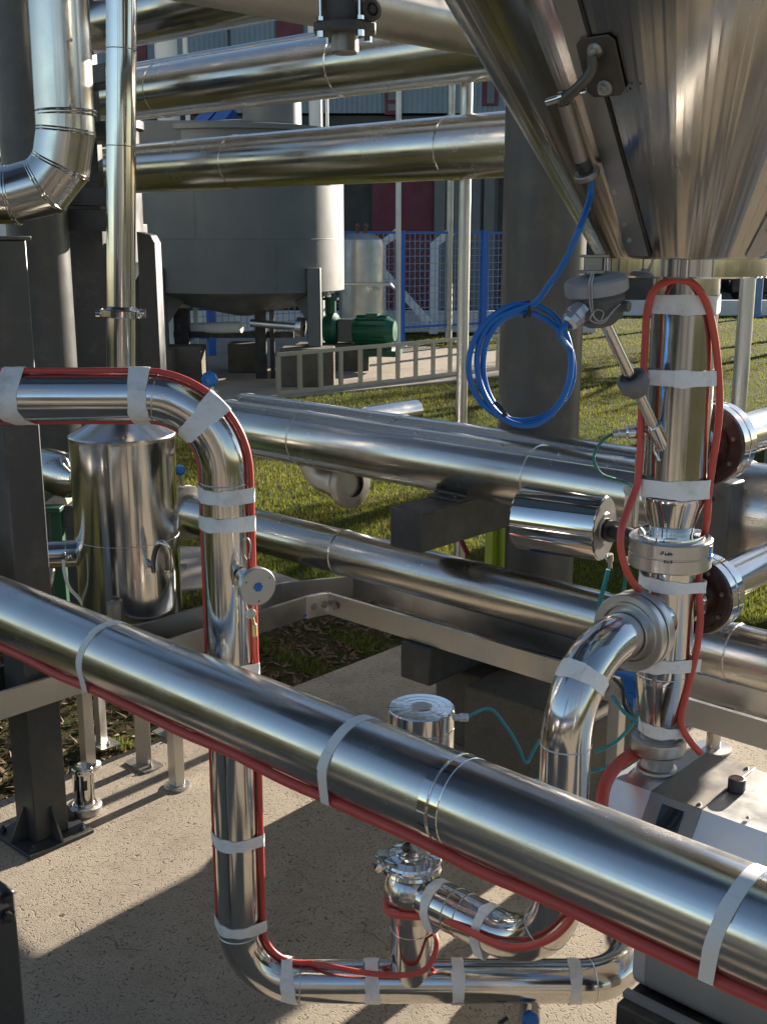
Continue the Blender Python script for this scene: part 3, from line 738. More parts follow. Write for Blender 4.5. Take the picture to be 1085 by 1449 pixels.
# ------------------------------------------------------------------ thermometer head on its inclined stem
t = thing('thermometer', 'dark round sensor head on an inclined steel stem welded to the outlet column', 'sensor', P(935, 625, 2.69))
HY = 2.60
s0 = P(938, 632, 2.715); s1 = P(854, 452, HY); dv = (s1 - s0).normalized()
m = MB(); m.tube([s0 + dv * .065, s1], .0135, 32); m.build('stem', M['steel_clad'], t)
m = MB(); m.lathe([(.019, -.02), (.0195, .012), (.0195, .068), (.018, .070), (.0135, .070)], s0, dv, 36)
m.tube(smooth([s0 + V((.024 * math.cos(a), -.012 - .004 * math.cos(a), .034 * math.sin(a))) for a in [k * .524 for k in range(12)]], 3), .0042, 10, closed=True)
m.build('weld_boss', M['steel_mirror'], t)
cc = s0 + dv * ((s1 - s0).length * .52)
m = MB(); m.lathe([(.0135, -.034), (.022, -.033), (.023, -.016), (.034, -.014), (.036, -.010), (.036, .014), (.034, .018), (.026, .020), (.024, .012), (.0135, .012)], cc, dv, 6 * 6); m.build('lock_nut', M['plastic_grey'], t)
ha = V((-.16, -.10, 1)).normalized(); hc = P(846, 432, HY)
m = MB(); m.lathe([(0, -.048), (.030, -.046), (.052, -.030), (.060, -.004), (.061, .018), (.058, .024), (.058, .028)], hc, ha, 48)
m.lathe([(.022, 0), (.022, .030), (.0, .03)], hc + V((-.03, -.03, -.01)), V((-.8, -.35, -.35)), 24)
m.lathe([(.012, 0), (.012, .02), (0, .021)], hc + V((.045, -.03, .0)), V((.7, -.5, 0)), 16)
hd = m.build('sensor_head', M['paint_casting'], t)
m = MB(); m.lathe([(.058, .027), (.068, .028), (.0715, .032), (.0715, .056), (.067, .062), (.040, .069), (0, .071)], hc, ha, 56); m.build('head_lid', M['plastic_lightgrey'], t)
m = MB(); bq = hc + ha * .072 + V((-.012, -.012, .0))
m.box(bq + V((0, 0, .004)), .022, .022, .004, V((.95, .3, 0)).normalized(), V((-.3, .95, 0)).normalized()); m.box(bq + V((.006, .012, .022)), .022, .003, .018, V((.95, .3, 0)).normalized(), V((-.3, .95, 0)).normalized()); m.box(bq + V((.01, .02, .038)), .03, .016, .003, V((.95, .3, 0)).normalized(), V((-.3, .95, 0)).normalized())
m.build('lid_hinge', M['steel_dark'], t, bev=.001)
gd = V((-.62, -.35, -.62)).normalized(); gp = hc + V((-.05, -.04, -.012))
m = MB(); m.lathe([(.022, -.012), (.022, .004)], gp, gd, 8); m.lathe([(.0245, .004), (.0245, .018), (.021, .020), (.0215, .034), (.017, .042), (.010, .043)], gp, gd, 8); m.build('cable_gland', M['steel_plate'], t)
m = MB(); sw = hc + V((-.030, -.062, 0))
m.tube(smooth([sw + V(q) for q in ((.0, -.006, .075), (-.006, -.012, .05), (-.004, -.010, .02), (.004, -.010, -.015), (.022, -.006, -.03), (.03, -.004, -.012), (.012, -.012, -.006), (.0, -.012, -.028), (.03, -.006, -.034), (.05, .0, -.01), (.068, .006, .006))], 6), .0017, 8)
m.tube(smooth([sw + V(q) for q in ((.004, -.006, .075), (0, -.012, .04), (.008, -.010, -.02), (.026, -.008, -.03), (.044, -.002, -.018), (.056, .002, -.004))], 6), .0017, 8)
m.build('seal_wire', M['steel_worn'], t)
# blue cable: gland -> coil -> probe
cable = [gp + gd * .03, gp + gd * .07]
CCx, CCy = 741, 517
def cp_(a, k):
    rx = 65 + (9 * math.sin(2.1 * k + a * .9)) + 3 * k; ry = 79 + 6 * math.sin(1.3 * k + a * .7 + 1) + 1.5 * k
    return P(CCx + rx * math.cos(a), CCy - ry * math.sin(a), 2.63 - .012 * math.sin(a * 1.4 + k) - .011 * k)
a0 = .75; steps = 69
for i in range(2, steps):
    a = a0 - i * 2 * math.pi / 24 * 1.0; cable.append(cp_(a, i / 24.0))
last = cable[-1]
cable += [P(757, 428, 2.585), P(775, 405, 2.55), P(797, 373, 2.50), P(819, 325, 2.44), P(834, 280, rend.y + .02), rend.lerp(P(840, 250, rend.y), .6), rend]
m = MB(); m.tube(smooth(cable, 5), .0070, 14)
t = thing('coiled_cable', 'coil of blue cable hanging between the sensor head and the hopper probe', 'cable', P(745, 600, 2.65))
m.build('cable', M['cable_blue'], t)
m = MB()
for px, py, dx, dy in ((745, 437, 4, 18), (709, 578, 9, 15)):
    c = P(px, py, 2.605); m.torus(c, V((1, .1, -.2 if py < 500 else .9)).normalized(), .020, .0028, 20, 6); m.box(c + V((.004, -.021, -.008)), .004, .003, .008)
m.build_each('cable_tie', M['paint_black'], t)

# ------------------------------------------------------------------ small inductive sensor, green lead, junction box
t = thing('proximity_sensor', 'small steel threaded sensor plugged into the left side of the outlet column', 'sensor', P(890, 612, 2.74))
s0 = P(915, 611, 2.745); sd = V((-1, -.05, -.06)).normalized()
m = MB(); m.lathe([(.016, 0), (.016, .012), (.024, .013), (.024, .022), (.018, .024), (.0165, .050), (.012, .054)], s0, sd, 28); m.build('sensor_body', M['steel_mirror'], t)
m = MB(); m.lathe([(.012, .052), (.0125, .070), (.0095, .073), (.0095, .086), (.004, .088)], s0, sd, 24); m.build('plug', M['steel_plate'], t)
m = MB(); m.tube(smooth([s0 + sd * .084, P(856, 620, 2.72), P(843, 636, 2.71), (P(840, 652, 2.71)), P(850, 670, 2.72), P(870, 678, 2.74), P(888, 684, 2.78), P(897, 694, 2.82)], 8), .0036, 10)
tag(m.build('signal_lead', M['plastic_green']), 'thin green lead looping down from the small threaded sensor', 'cable')
t = thing('valve_actuator', 'horizontal polished steel cylinder joined to the butterfly valve by a dark stem', 'actuator', P(800, 790, 2.98))
za_ = zf1 - .038; c = V((CO.x, CO.y, za_))
AD = V1 * -1; AX0 = P(855, 748, 2.93); d_ = (P(745, 738, 3.05) - AX0); d_ = V((d_.x, d_.y, 0)).normalized(); LA = .245; AR = .087
m = MB(); m.lathe([(0, 0), (AR - .002, 0), (AR, .002), (AR, LA - .006), (AR - .006, LA), (0, LA)], AX0, d_, 96); m.build('cylinder', M['steel_mirror'], t)
m = MB(); m.lathe([(AR - .004, -.0012), (AR - .02, -.0016), (.045, -.0016), (.042, -.006), (.0, -.006)], AX0, d_, 64); m.build('end_face', M['steel_dark'], t)
m = MB(); e1 = c - d_ * -.098; stem_end = V((CO.x, CO.y, AX0.z)) + (d_ * .09)
L_ = (AX0 - stem_end).length; dirs = (stem_end - AX0).normalized()
m.lathe([(.030, 0), (.030, .012), (.024, .014), (.024, .024), (.030, .026), (.030, .034), (.018, .036), (.018, L_ * .7), (.026, L_ * .72), (.026, L_)], AX0, dirs, 32)
m.build('coupling', M['paint_black'], t)
m = MB(); q = AX0 + d_ * .11 + Z * -.075; m.add([AX0 + d_ * .06 + (-Z * .97 - V2 * .25) * AR * 1.003 + d_ * k + (V2 * s) for k, s in ((0, .012), (.14, .012), (.14, -.012), (.0, -.004))], [(0, 1, 2, 3)]); 
m.build('blue_decal', M['plastic_blue'], t)
m = MB()
for px, py in ((862, 790), (885, 795)):
    q = P(px, py, 2.86); m.lathe([(0, .012), (.010, .012), (.010, -.008), (.006, -.010), (.006, -.028), (0, -.028)], q, V((-.1, -.1, 1)), 8); m.bolt(q + V((-.008, -.008, .004)), V((-.6, -.7, .2)), .006, .006)
m.build_each('air_fitting', M['steel_worn'], t)
m = MB(); m.tube(smooth([P(860, 806, 2.86), P(854, 830, 2.86), P(848, 855, 2.88), P(846, 890, 2.95)], 8), .0062, 12)
tag(m.build('air_tube', M['plastic_teal']), 'teal air tube dropping from the horizontal actuator fitting', 'tube')
m = MB(); m.tube(smooth([P(884, 812, 2.86), P(883, 830, 2.87), P(879, 850, 2.90), P(876, 880, 2.95)], 8), .005, 12)
tag(m.build('air_tube', M['plastic_green']), 'pale green air tube beside the teal one under the horizontal actuator', 'tube')
t = thing('junction_box', 'grey wall junction box on a stand behind the outlet column flange', 'box', P(1010, 800, 3.5))
m = MB(); m.box(P(1008, 742, 3.5), .075, .05, .15, V1, V2); m.build('box_body', M['paint_grey'], t, bev=.008)
m = MB(); m.bolt(P(1007, 706, 3.42), -V2, .01, .004); m.build('screw', M['paint_black'], t)
m = MB(); m.box(P(893, 720, 3.1), .012, .02, .05, V1, V2); m.lathe([(.008, 0), (.008, .2), (.006, .2)], P(897, 745, 3.0), Z, 14)
m.disc(P(888, 694, 2.98), -V2, .012, .006, 16)
tag(m.build('mounting_bracket', M['steel_worn']), 'small steel bracket with threaded rod beside the column flange', 'bracket')
for pts_, lab in ((((866, 985, 2.9), (880, 1005, 2.85), (893, 1016, 2.82), (904, 1026, 2.80)), 'teal air tube slanting to the union nut of the outlet column'),
                  (((905, 1008, 2.9), (890, 1030, 2.92), (868, 1052, 2.95), (842, 1064, 2.97)), 'teal air tube curving behind the elbow pipe and the pump cabinet')):
    m = MB(); m.tube(smooth([P(*q) for q in pts_], 8), .0052, 10); tag(m.build('air_tube', M['plastic_teal']), lab, 'tube')
m = MB(); m.tube(smooth([P(*q) for q in ((868, 960, 2.95), (880, 975, 2.9), (884, 1000, 2.88), (900, 1022, 2.86))], 8), .005, 10); m2 = MB(); m2.tube(smooth([P(*q) for q in ((878, 955, 3.0), (886, 985, 2.95), (898, 1020, 2.9))], 8), .004, 10); tag(m2.build('electric_lead', M['paint_grey']), 'thin grey lead beside the black one behind the elbow pipe', 'cable')
tag(m.build('electric_lead', M['paint_black']), 'black lead hanging behind the elbow pipe tape', 'cable')
m = MB(); c = P(893, 968, 2.95); m.box(c, .022, .012, .035, V1, V2); m.box(c + V((.0, -.01, -.05)), .010, .010, .03, V1, V2); m.box(c + V((-.02, -.01, .03)), .03, .008, .007, V1, V2)
tag(m.build('cable_clip', M['plastic_blue'], bev=.003), 'bright blue plastic clip behind the elbow pipe', 'clip')

# ------------------------------------------------------------------ pump cabinet
zt_ = zat(1090); O = G(866, 1100, zt_); O = V((O.x, O.y, 0))
W_ = .30
def sec(v0, dz=0): return [O + V2 * a + Z * b for a, b in ((0, zt_), (W_, zt_), (W_, .585), (-.165, .585), (-.165, zt_ - .235))]
t = thing('pump_cabinet', 'polished steel pump cabinet with sloping front and black knob on top', 'cabinet', O)
m = MB(); m.prism(sec(0), V1 * 1.6); m.build('housing', M['steel_brushed'], t, bev=.003)
fn = (V2 * -.30 + Z * .20).normalized(); sl = (V2 * -.20 - Z * .30).normalized()
m = MB(); m.prism([O + V1 * a + V2 * b + Z * (zt_ + .001) for a, b in ((.115, -.004), (.115, W_), (.255, W_), (.255, -.004))], Z * .003); m.prism([O + V1 * a + Z * zt_ + sl * b + fn * .001 for a, b in ((.115, .0), (.255, .0), (.255, .24), (.115, .24))], fn * .003); cv = m.build('cover_plate', M['steel_dark'], t, bev=.001)
m = MB(); m.prism([O + V1 * a + Z * zt_ + sl * b + fn * .0045 for a, b in ((.155, .02), (.215, .02), (.215, .085), (.155, .085))], fn * .002); m.build('dark_panel', M['window_glass'], t)
m = MB(); m.bar(O + V1 * .45 + V2 * .10 + Z * (zt_ + .0005), O + V1 * 1.5 + V2 * .10 + Z * (zt_ + .0005), .003, .002); m.build('lid_gap', M['paint_black'], t)
m = MB()
for a, b in ((.13, .28), (.24, .28), (.24, .015), (.36, .03), (.42, .27)): m.bolt(O + V1 * a + V2 * b + Z * (zt_ + .004), Z, .006, .003)
m.build_each('cover_screw', M['steel_worn'], t)
kq = G(1041, 1118, zt_)
m = MB(); m.lathe([(.020, 0), (.0225, .003), (.0225, .028), (.0205, .033), (.017, .034), (.0165, .031), (0, .031)], kq, Z, 12); kn = m.build('knob', M['paint_black'], t)
m = MB(); m.disc(kq + Z * .031, Z, .0155, .002, 24, .001); m.build('knob_cap', M['maroon_reflection_cap'], kn)
for k, a in enumerate((.62, 1.4)):
    m = MB(); m.box(O + V1 * a + V2 * .12 + Z * .29, .03, .1, .29, V1, V2); m.build('leg', M['steel_dark'], t)
# grey motor in the corner
t = thing('electric_motor', 'grey motor housing with rounded edges on a dark frame below the foreground pipe', 'motor', P(930, 1500, 2.2))
Qm = P(872, 1408, 2.08)
m = MB()
pr = []
for k in range(40):
    a = 2 * math.pi * k / 40; c_, s_ = math.cos(a), math.sin(a); e = .5
    pr.append((.105 * math.copysign(abs(c_) ** e, c_), .078 * math.copysign(abs(s_) ** e, s_)))
mc = Qm + V2 * .16 + Z * .062 + V1 * .035
m.tube([mc, mc + V1 * 1.3], 1, shape=pr, nrm=V2); m.build('motor_housing', M['paint_motor'], t, ang=30)
m = MB(); m.tube([mc - V1 * .035, mc - V1 * .002], 1, shape=[(a * .97, b * 1.02) for a, b in pr], nrm=V2); m.build('end_cover', M['plastic_lightgrey'], t, bev=.004)
m = MB(); m.box(Qm + V1 * .62 + V2 * .15 - Z * .12, .62, .15, .10, V1, V2); m.build('motor_frame', M['paint_black'], t, bev=.004)
m = MB(); m.bar(Qm + V2 * .035 - Z * .012, Qm + V2 * .035 + V1 * 1.2 - Z * .012, .02, .012); m.build('edge_strip', M['paint_motor'], t)
for a in (.25, 1.05):
    zz = (Qm.z - .22) / 2; q = Qm + V1 * a + V2 * .15; m = MB(); m.box(V((q.x, q.y, zz)), .04, .08, zz, V1, V2); m.build('leg', M['paint_black'], t)

# drain tap below the loop
t = thing('drain_tap', 'small steel tap with a blue knob on the floor under the low pipe', 'tap', G(742, 1449))
q = P(742, 1424, LY); q = V((q.x, LY - .01, 0))
m = MB(); m.lathe([(0, .0), (.05, .0), (.05, .008), (.017, .010), (.017, zb - .055), (0, zb - .055)], q, Z, 32); m.tube([q + Z * .05, q + V((-.05, -.03, .045))], .011, 16); m.build('tap_body', M['steel_plate'], t)
m = MB(); m.lathe([(.012, 0), (.021, .004), (.024, .014), (.024, .026), (.019, .034), (0, .036)], P(747, 1438, 2.70), V((.2, -1, .15)), 20); m.build('knob', M['plastic_blue'], t)
m = MB(); m.tube([P(718, 1440, 2.70), P(705, 1449, 2.69)], .006, 10); m.build('lever', M['paint_black'], t)

# ------------------------------------------------------------------ support column, arms, plinth, big pipes A, A2, B
CC = V((.665, 4.82, 0)); CR = .173
t = thing('support_column', 'thick round grey steel column with cantilever arms behind the blue cable coil', 'column', CC)
m = MB(); m.tube([CC + Z * .40, CC + Z * 2.5, CC + Z * 6.2], CR, 72); m.build('shaft', M['paint_grey'], t)
for zz, s, hw_, pn in ((1.11, .86, .08, 'arm'), (.475, .66, .08, 'arm')):
    m = MB(); oo = CC + Z * zz + (V1 * -.12 if zz < 1 else V((0, 0, 0))); m.box(oo - V2 * (s / 2 + .05), hw_, s / 2 - .05, hw_, V1, V2); m.build(pn, M['paint_anthracite'], t, bev=.006)
m = MB(); m.disc(CC + Z * .42, Z, .27, .02, 48); m.build('base_plate', M['paint_grey'], t)
PA = CC - V2 * .52; PA = V((PA.x, PA.y, 1.313)); AR_ = .124
sq = V((PA.x, PA.y, 1.19))
m = MB(); m.prism([sq + V2 * a + Z * b for a, b in ((-.12, .0), (.12, .0), (.12, .012), (.07, .012), (.055, .05), (-.055, .05), (-.07, .012), (-.12, .012))], V1 * .16); m.v = [p - V1 * .08 for p in m.v]; m.build('pipe_shoe', M['paint_anthracite'], t, bev=.002)
m = MB()
for a, b in ((-.1, -.05), (-.1, .05)): m.bolt(sq + V2 * a + V1 * b + Z * .012, Z, .010, .008)
m.build_each('shoe_bolt', M['paint_anthracite'], t)
pc = CC + V1 * .03
m = MB(); m.box(pc + Z * .175 + V1 * .05, .34, .36, .175, V1, V2); m.box(pc + Z * .19 + V1 * .30 - V2 * .1, .3, .42, .19, V1, V2)
tag(m.build('concrete_plinth', M['concrete_plinth'], bev=.012), 'stained dark concrete plinth under the round column', 'plinth')

def clad(name, label, c, r, t0, t1, seams, d=V1, mat='steel_clad', extra=None, cat='pipe', n=72, ends=True, group=None):
    t = thing(name, label, cat, c + d * t0, group)
    m = MB(); m.tube([c + d * (t0 + (t1 - t0) * k / 12) for k in range(13)], r, n); w = m.build('pipe_wall', M[mat], t)
    if seams:
        m = MB()
        for s in seams:
            m.torus(c + d * s, d, r, .0035, n, 8); m.lathe([(r, -.02), (r + .002, -.018), (r + .002, .0), (r, .001)], c + d * s, d, n)
        m.build_each('seam_ring', M[mat], t)
    return t
tA0 = on_line(PA, V1, 322); sA = on_line(PA, V1, 762); sA2 = on_line(PA, V1, 1020)
tA = clad('clad_pipe', 'thick steel clad pipe resting on the upper arm of the round column', PA, AR_, tA0, 3.0, [tA0 + .02, sA, sA2, -.9])
m = MB()
for px in (600, 720, 800): s = on_line(PA, V1, px); m.tube([PA + V1 * s + (Z * .9 - V2 * .43) * AR_, PA + V1 * (s + .005) + (Z * .9 - V2 * .43) * (AR_ + .006)], .006, 10)
s = on_line(PA, V1, 775); m.bar(PA + V1 * (s - .6) + (Z * .80 - V2 * .6) * (AR_ + .0005), PA + V1 * (s + 1.2) + (Z * .80 - V2 * .6) * (AR_ + .0005), .012, .004, (Z * .80 - V2 * .6))
m.build_each('lap_seam', M['steel_clad'], tA)
# conical reducer on the same line further right
s = on_line(PA, V1, 1040)
m = MB(); m.lathe([(AR_, 0), (AR_ + .045, .03), (AR_ + .045, .22), (AR_ + .005, .34), (AR_, .345)], PA + V1 * s, V1, 72); m.torus(PA + V1 * (s + .03), V1, AR_ + .046, .004, 72); m.build('cladding_cone', M['steel_clad'], tA)
PB2 = PA + V2 * .245 + Z * .018
t2 = clad('clad_pipe', 'steel clad pipe lying just behind the thickest one, mostly hidden', PB2, .098, on_line(PB2, V1, 345), 2.6, [on_line(PB2, V1, 352), on_line(PB2, V1, 570)])
m = MB(); q = P(496, 596, 5.7); m.tube(fillet([q + V2 * .5, q, q + V1 * .25 + Z * -.13], [.14], 12), .06, 40)
tag(m.build('vent_bend', M['steel_clad']), 'pale steel pipe bend peeping over the clad pipes', 'pipe')
sb = -.60; PB = CC + V2 * sb; PB = V((PB.x, PB.y, .853)); BR = .099
tB0 = on_line(PB, V1, 232)
tB = clad('clad_pipe', 'lower steel clad pipe running above the cable tray to the small vessel', PB, BR, tB0, 3.0, [on_line(PB, V1, 486), on_line(PB, V1, 1040), on_line(PB, V1, 1000)])
m = MB(); s = on_line(PB, V1, 264); m.lathe([(BR, -.035), (BR + .035, -.03), (BR + .037, -.008), (BR + .030, -.004), (BR + .030, .004), (BR + .037, .008), (BR + .035, .03), (BR, .035)], PB + V1 * s, V1, 64); m.build('flange', M['steel_worn'], tB)
m = MB(); m.bolt(PB + V1 * (s - .02) - V2 * (BR + .02), -V2, .012, .012); m.build_each('flange_bolt', M['steel_mirror'], tB)

# dark bend on the grass beneath A
t = thing('pipe_bend', 'dull dark steel bend with a flange on the grass under the thick clad pipe', 'pipe', P(480, 760, 5.4))
q = P(478, 684, 5.3)
pp = fillet([q + V((-.13, .08, .24)), q + V((-.13, .08, .02)), q + V((-.13, .08, .02)) + V1 * .27], [.12], 16)
m = MB(); m.tube(pp, .07, 48); m.build('pipe_wall', M['steel_worn'], t)
fd = (pp[-1] - pp[-2]).normalized()
m = MB(); m.lathe([(.076, -.1), (.082, -.095), (.082, -.06), (.076, -.055), (.076, -.02), (.115, -.018), (.118, 0), (.118, .02), (.11, .025), (.06, .03)], pp[-1] - fd * .01, fd, 48); m.build('flange', M['steel_worn'], t)
m = MB(); fc_ = pp[-1]
for k in range(8):
    a = k * math.pi / 4 + .2; m.bolt(fc_ - fd * .03 + (fd.cross(Z)).normalized() * (.1 * math.cos(a)) + Z * (.1 * math.sin(a)), -fd, .01, .008)
m.build_each('flange_bolt', M['steel_dark'], t)
m = MB(); m.box(P(697, 772, 4.75), .02, .03, .16, V1, V2); m.box(P(697, 772, 4.78) + V1 * .06, .02, .02, .14, V1, V2)
tag(m.build('marker_post', M['paint_lime']), 'lime green painted bar beside the foot of the round column', 'bar')
m = MB(); m.tube(smooth([P(648, 755, 4.7), P(655, 770, 4.7), P(662, 785, 4.72)], 6), .011, 10); tag(m.build('electric_lead', M['paint_maroon']), 'dark purple lead under the upper support arm', 'cable')

# ------------------------------------------------------------------ cable tray
zt1 = .66
N0 = G(285, 890, zt1); N1 = G(436, 843, zt1); N2 = G(462, 838, zt1)
n_ = (N1 - N0); N0 = N1 - V2 * ((n_).dot(V2)); 
F1 = G(398, 825, zt1); F1 = N1 - V1 * .23 + V2 * ((F1 - N1).dot(V2)); F2 = G(496, 816, zt1); F2 = N2 + V2 * .26 + V1 * ((F2 - N2).dot(V1))
Lq, Rq = 2.4, 2.6
t = thing('cable_tray', 'dull steel cable tray on thin legs turning a corner behind the looped pipe', 'cable tray', (N1.x, N1.y, 0))
def rail(a, b, mat='steel_plate'):
    m = MB(); d = (b - a); L = d.length; d = d.normalized(); s = d.cross(Z)
    m.box((a + b) / 2 - Z * .05, L / 2, .002, .05, d, s); m.box((a + b) / 2 - Z * .002, L / 2, .008, .002, d, s)
    return m.build('tray_rail', M[mat], t)
NL = N1 - V2 * Lq; FL = F1 - V2 * Lq; NR = N2 + V1 * Rq; FR_ = F2 + V1 * Rq
rail(NL, N1); rail(N1 + (N2 - N1) * .02, N2); rail(N2, NR); rail(FL, F1, 'steel_dark'); rail(F1, F2, 'steel_dark'); rail(F2, FR_, 'steel_dark')
zb_ = zt1 - .098
m = MB(); dn = V((0, 0, zb_ - zt1))
for poly in ([NL + dn, N1 + dn, F1 + dn, FL + dn], [N1 + dn, N2 + dn, F2 + dn, F1 + dn], [N2 + dn, NR + dn, FR_ + dn, F2 + dn]):
    m.prism(poly, Z * .0025)
m.build('tray_floor', M['steel_dark'], t)
m = MB(); nn = (N2 - N1).normalized(); nf = nn.cross(Z)
for off_ in (0,): m.box((N1 + N2) / 2 - Z * .05 + nf * .010, (N2 - N1).length / 2 + .014, .004, .050, nn, nf)
m.build('corner_plate', M['steel_brushed'], t, bev=.001)
m = MB()
for q, nm in ((N1 + nn * .02, nf), (N2 - nn * .02, nf), (N2 + V1 * .06, -V2), (N2 + V1 * 1.43, -V2), (N2 + V1 * 1.50, -V2)): m.lathe([(.017, .003), (.017, .006), (0, .006)], q - Z * .05 + nm * .010, nm, 20); m.bolt(q - Z * .05 + nm * .016, nm, .010, .006)
m.build_each('rail_bolt', M['steel_worn'], t)
def leg(px, py, w, fx=None):
    q = G(px, py); m = MB(); m.box(V((q.x, q.y, (zb_ + .01) / 2)), w, w, (zb_ - .012) / 2, V1, V2); l = m.build('leg', M['steel_plate'], t, bev=.003)
    m = MB(); m.lathe([(0, 0), (.055, 0), (.055, .008), (.05, .010), (0, .010)], q, Z, 24); m.build('foot_plate', M['steel_plate'], l)
leg(251, 1113, .024); leg(126, 1085, .024)
q = N2 + V1 * 1.47 + V2 * .03; px, py, _ = proj(V((q.x, q.y, 0))); leg(px, py, .024)
for dx, lab, mt, r_ in ((.07, 'blue cable lying along the cable tray beside its rail', 'cable_blue', .008), (.12, 'teal tube lying along the middle of the cable tray', 'plastic_teal', .006), (.18, 'black cable lying along the far side of the cable tray', 'paint_black', .010)):
    m = MB(); pts_ = [N2 + dn + V1 * (.02 + k * .14) + V2 * (dx + .012 * math.sin(k * 1.1 + dx * 30)) + Z * (.012 + (.03 * math.exp(-((k - 8) / 2.0) ** 2) if dx < .1 else 0)) for k in range(14)]
    pts_ = [N1 + dn - V2 * (2.0 - k * .4) - V1 * (dx * .8) + Z * .012 for k in range(5)] + pts_
    m.tube(smooth(pts_, 6), r_, 10); tag(m.build('tray_cable', M[mt]), lab, 'cable')

# ------------------------------------------------------------------ small vessel and what joins it
VC = P(180, 745, 4.62); VC = V((VC.x, VC.y, 0)); VR = .215
zv0 = P(180, 880, 4.45).z; zv1 = P(180, 622, 4.5).z
t = thing('steel_vessel', 'upright polished cylindrical vessel behind the foreground pipe', 'vessel', VC)
m = MB(); m.lathe([(0, zv0), (VR - .004, zv0), (VR, zv0 + .004), (VR, zv1)], VC, Z, 110); m.build('shell', M['steel_polished'], t)
m = MB(); m.lathe([(VR + .002, zv1 - .012), (VR + .0035, zv1), (VR, zv1 + .006), (.075, zv1 + .085), (.06, zv1 + .09)], VC, Z, 96); m.build('cone_lid', M['steel_clad'], t)
m = MB(); m.torus(VC + Z * (zv0 + .33), Z, VR - .0005, .0016, 96, 6); m.build_each('weld_seam', M['steel_plate'], t)
m = MB(); m.lathe([(VR * .97, zv0 - .09), (VR * .97, zv0 + .001)], VC, Z, 72); m.build('skirt', M['steel_clad'], t)
for a in (-1.25, .9, 2.9):
    q = VC + V((math.cos(a), math.sin(a), 0)) * (VR - .035); m = MB(); m.box(q + Z * ((zv0 - .02) / 2 + .004), .032, .012, (zv0 - .02) / 2, V((-math.sin(a), math.cos(a), 0)), V((math.cos(a), math.sin(a), 0))); l = m.build('leg', M['steel_worn'], t, bev=.003)
    m = MB(); m.prism([q + V1 * x_ + V2 * y_ for x_, y_ in ((-.07, -.05), (.07, -.05), (.08, 0), (.07, .05), (-.07, .05), (-.08, 0))], Z * .008); m.bolt(q + V1 * .05 + Z * .008, Z, .01, .01); m.build('foot_plate', M['steel_worn'], l)
m = MB(); m.tube(smooth([P(219, 808, 4.42), P(219, 790, 4.38), P(224, 772, 4.35), P(232, 770, 4.34), P(238, 784, 4.35), P(239, 806, 4.36)], 8), .014, 20); m.lathe([(.016, 0), (.018, .01), (.018, .03), (.01, .035)], P(237, 806, 4.36), V((0, 0, -1)), 14); m.tube([P(219, 800, 4.42), P(217, 806, 4.5)], .014, 16); m.build('vent_tube', M['steel_mirror'], t)
m = MB(); m.lathe([(.028, 0), (.028, .10), (.024, .104), (0, .104)], P(163, 888, 4.38), Z, 28); m.box(P(158, 855, 4.37), .02, .008, .008); m.build('drain_boss', M['steel_worn'], t)
tv = thing('inlet_pipe', 'tall slim polished pipe with a bolted collar rising above the small vessel', 'pipe', VC + Z * (zv1 + .08))
b0 = VC + Z * (zv1 + .075); b1 = P(172, -60, 4.62); rp = .057
pth = Path([b0.lerp(b1, k / 10) for k in range(11)]); dd_ = (b1 - b0).normalized()
m = MB(); m.tube(pth.p, rp, 56); m.build('pipe_wall', M['steel_polished'], tv)
m = MB()
for py in (70, 207): u = pth.near(173, py); m.torus(pth.at(u), dd_, rp, .002, 56, 6)
m.build_each('weld_seam', M['steel_plate'], tv)
u = pth.near(177, 443); q = pth.at(u)
m = MB(); m.lathe([(rp, -.018), (.082, -.016), (.085, -.012), (.085, .012), (.082, .016), (.068, .020), (rp, .028)], q, dd_, 56); m.tube([q + X * .08 - Y * .02, q + X * .098 - Y * .02], .012, 14); m.box(q + X * .096 - Y * .02, .008, .008, .018); m.tube([q - X * .08 - Y * .02, q - X * .096 - Y * .02], .012, 14); m.build('collar', M['steel_mirror'], tv)
# reducer and pipe on the left of the vessel
zi = P(75, 684, 4.75).z; c = V((VC.x, VC.y, zi))
t = thing('feed_pipe', 'steel pipe with conical cladding end clamped to the upper left of the vessel', 'pipe', c - V1 * .5)
m = MB(); m.lathe([(.10, .62), (.10, .50), (.098, .42), (.055, .335), (.05, .332), (.048, .23)], c, V1 * -1, 56); m.build('cladding_cone', M['steel_clad'], t)
m = MB(); m.lathe([(.048, .30), (.062, .295), (.068, .285), (.068, .265), (.06, .26), (.066, .255), (.066, .235), (.05, .23)], c, V1 * -1, 48); m.lathe([(.05, .235), (.085, .233), (.085, .20), (.05, .195)], c, V1 * -1, 48); m.build('clamp_ring', M['steel_worn'], t)
m = MB(); m.tube(smooth([P(98, 660, 4.7), P(94, 650, 4.7), P(88, 648, 4.7), P(90, 658, 4.68), P(99, 668, 4.68)], 6), .006, 10); m.build('clamp_handle', M['steel_plate'], t)
zi2 = P(80, 772, 4.7).z; c = V((VC.x, VC.y, zi2))
t = thing('feed_pipe', 'plain steel pipe entering the lower left of the vessel', 'pipe', c - V1 * .5)
dl = V((-1, -.12, -.02)).normalized()
m = MB(); m.tube([c + dl * .16, c + dl * .9], .056, 48); m.build('pipe_wall', M['steel_polished'], t)
m = MB(); m.bolt(c + dl * .235 + V((0, -.055, .0)), V((.2, -1, .1)), .013, .012); m.torus(c + dl * .25, dl, .056, .003, 40); m.build_each('flange_bolt', M['steel_mirror'], t)
m = MB(); m.tube(smooth([P(90, 792, 4.45), P(92, 812, 4.45), P(99, 832, 4.46), P(113, 848, 4.5), P(122, 862, 4.5)], 8), .007, 10)
tag(m.build('electric_lead', M['plastic_white']), 'white lead hanging beside the vessel lower pipe', 'cable')
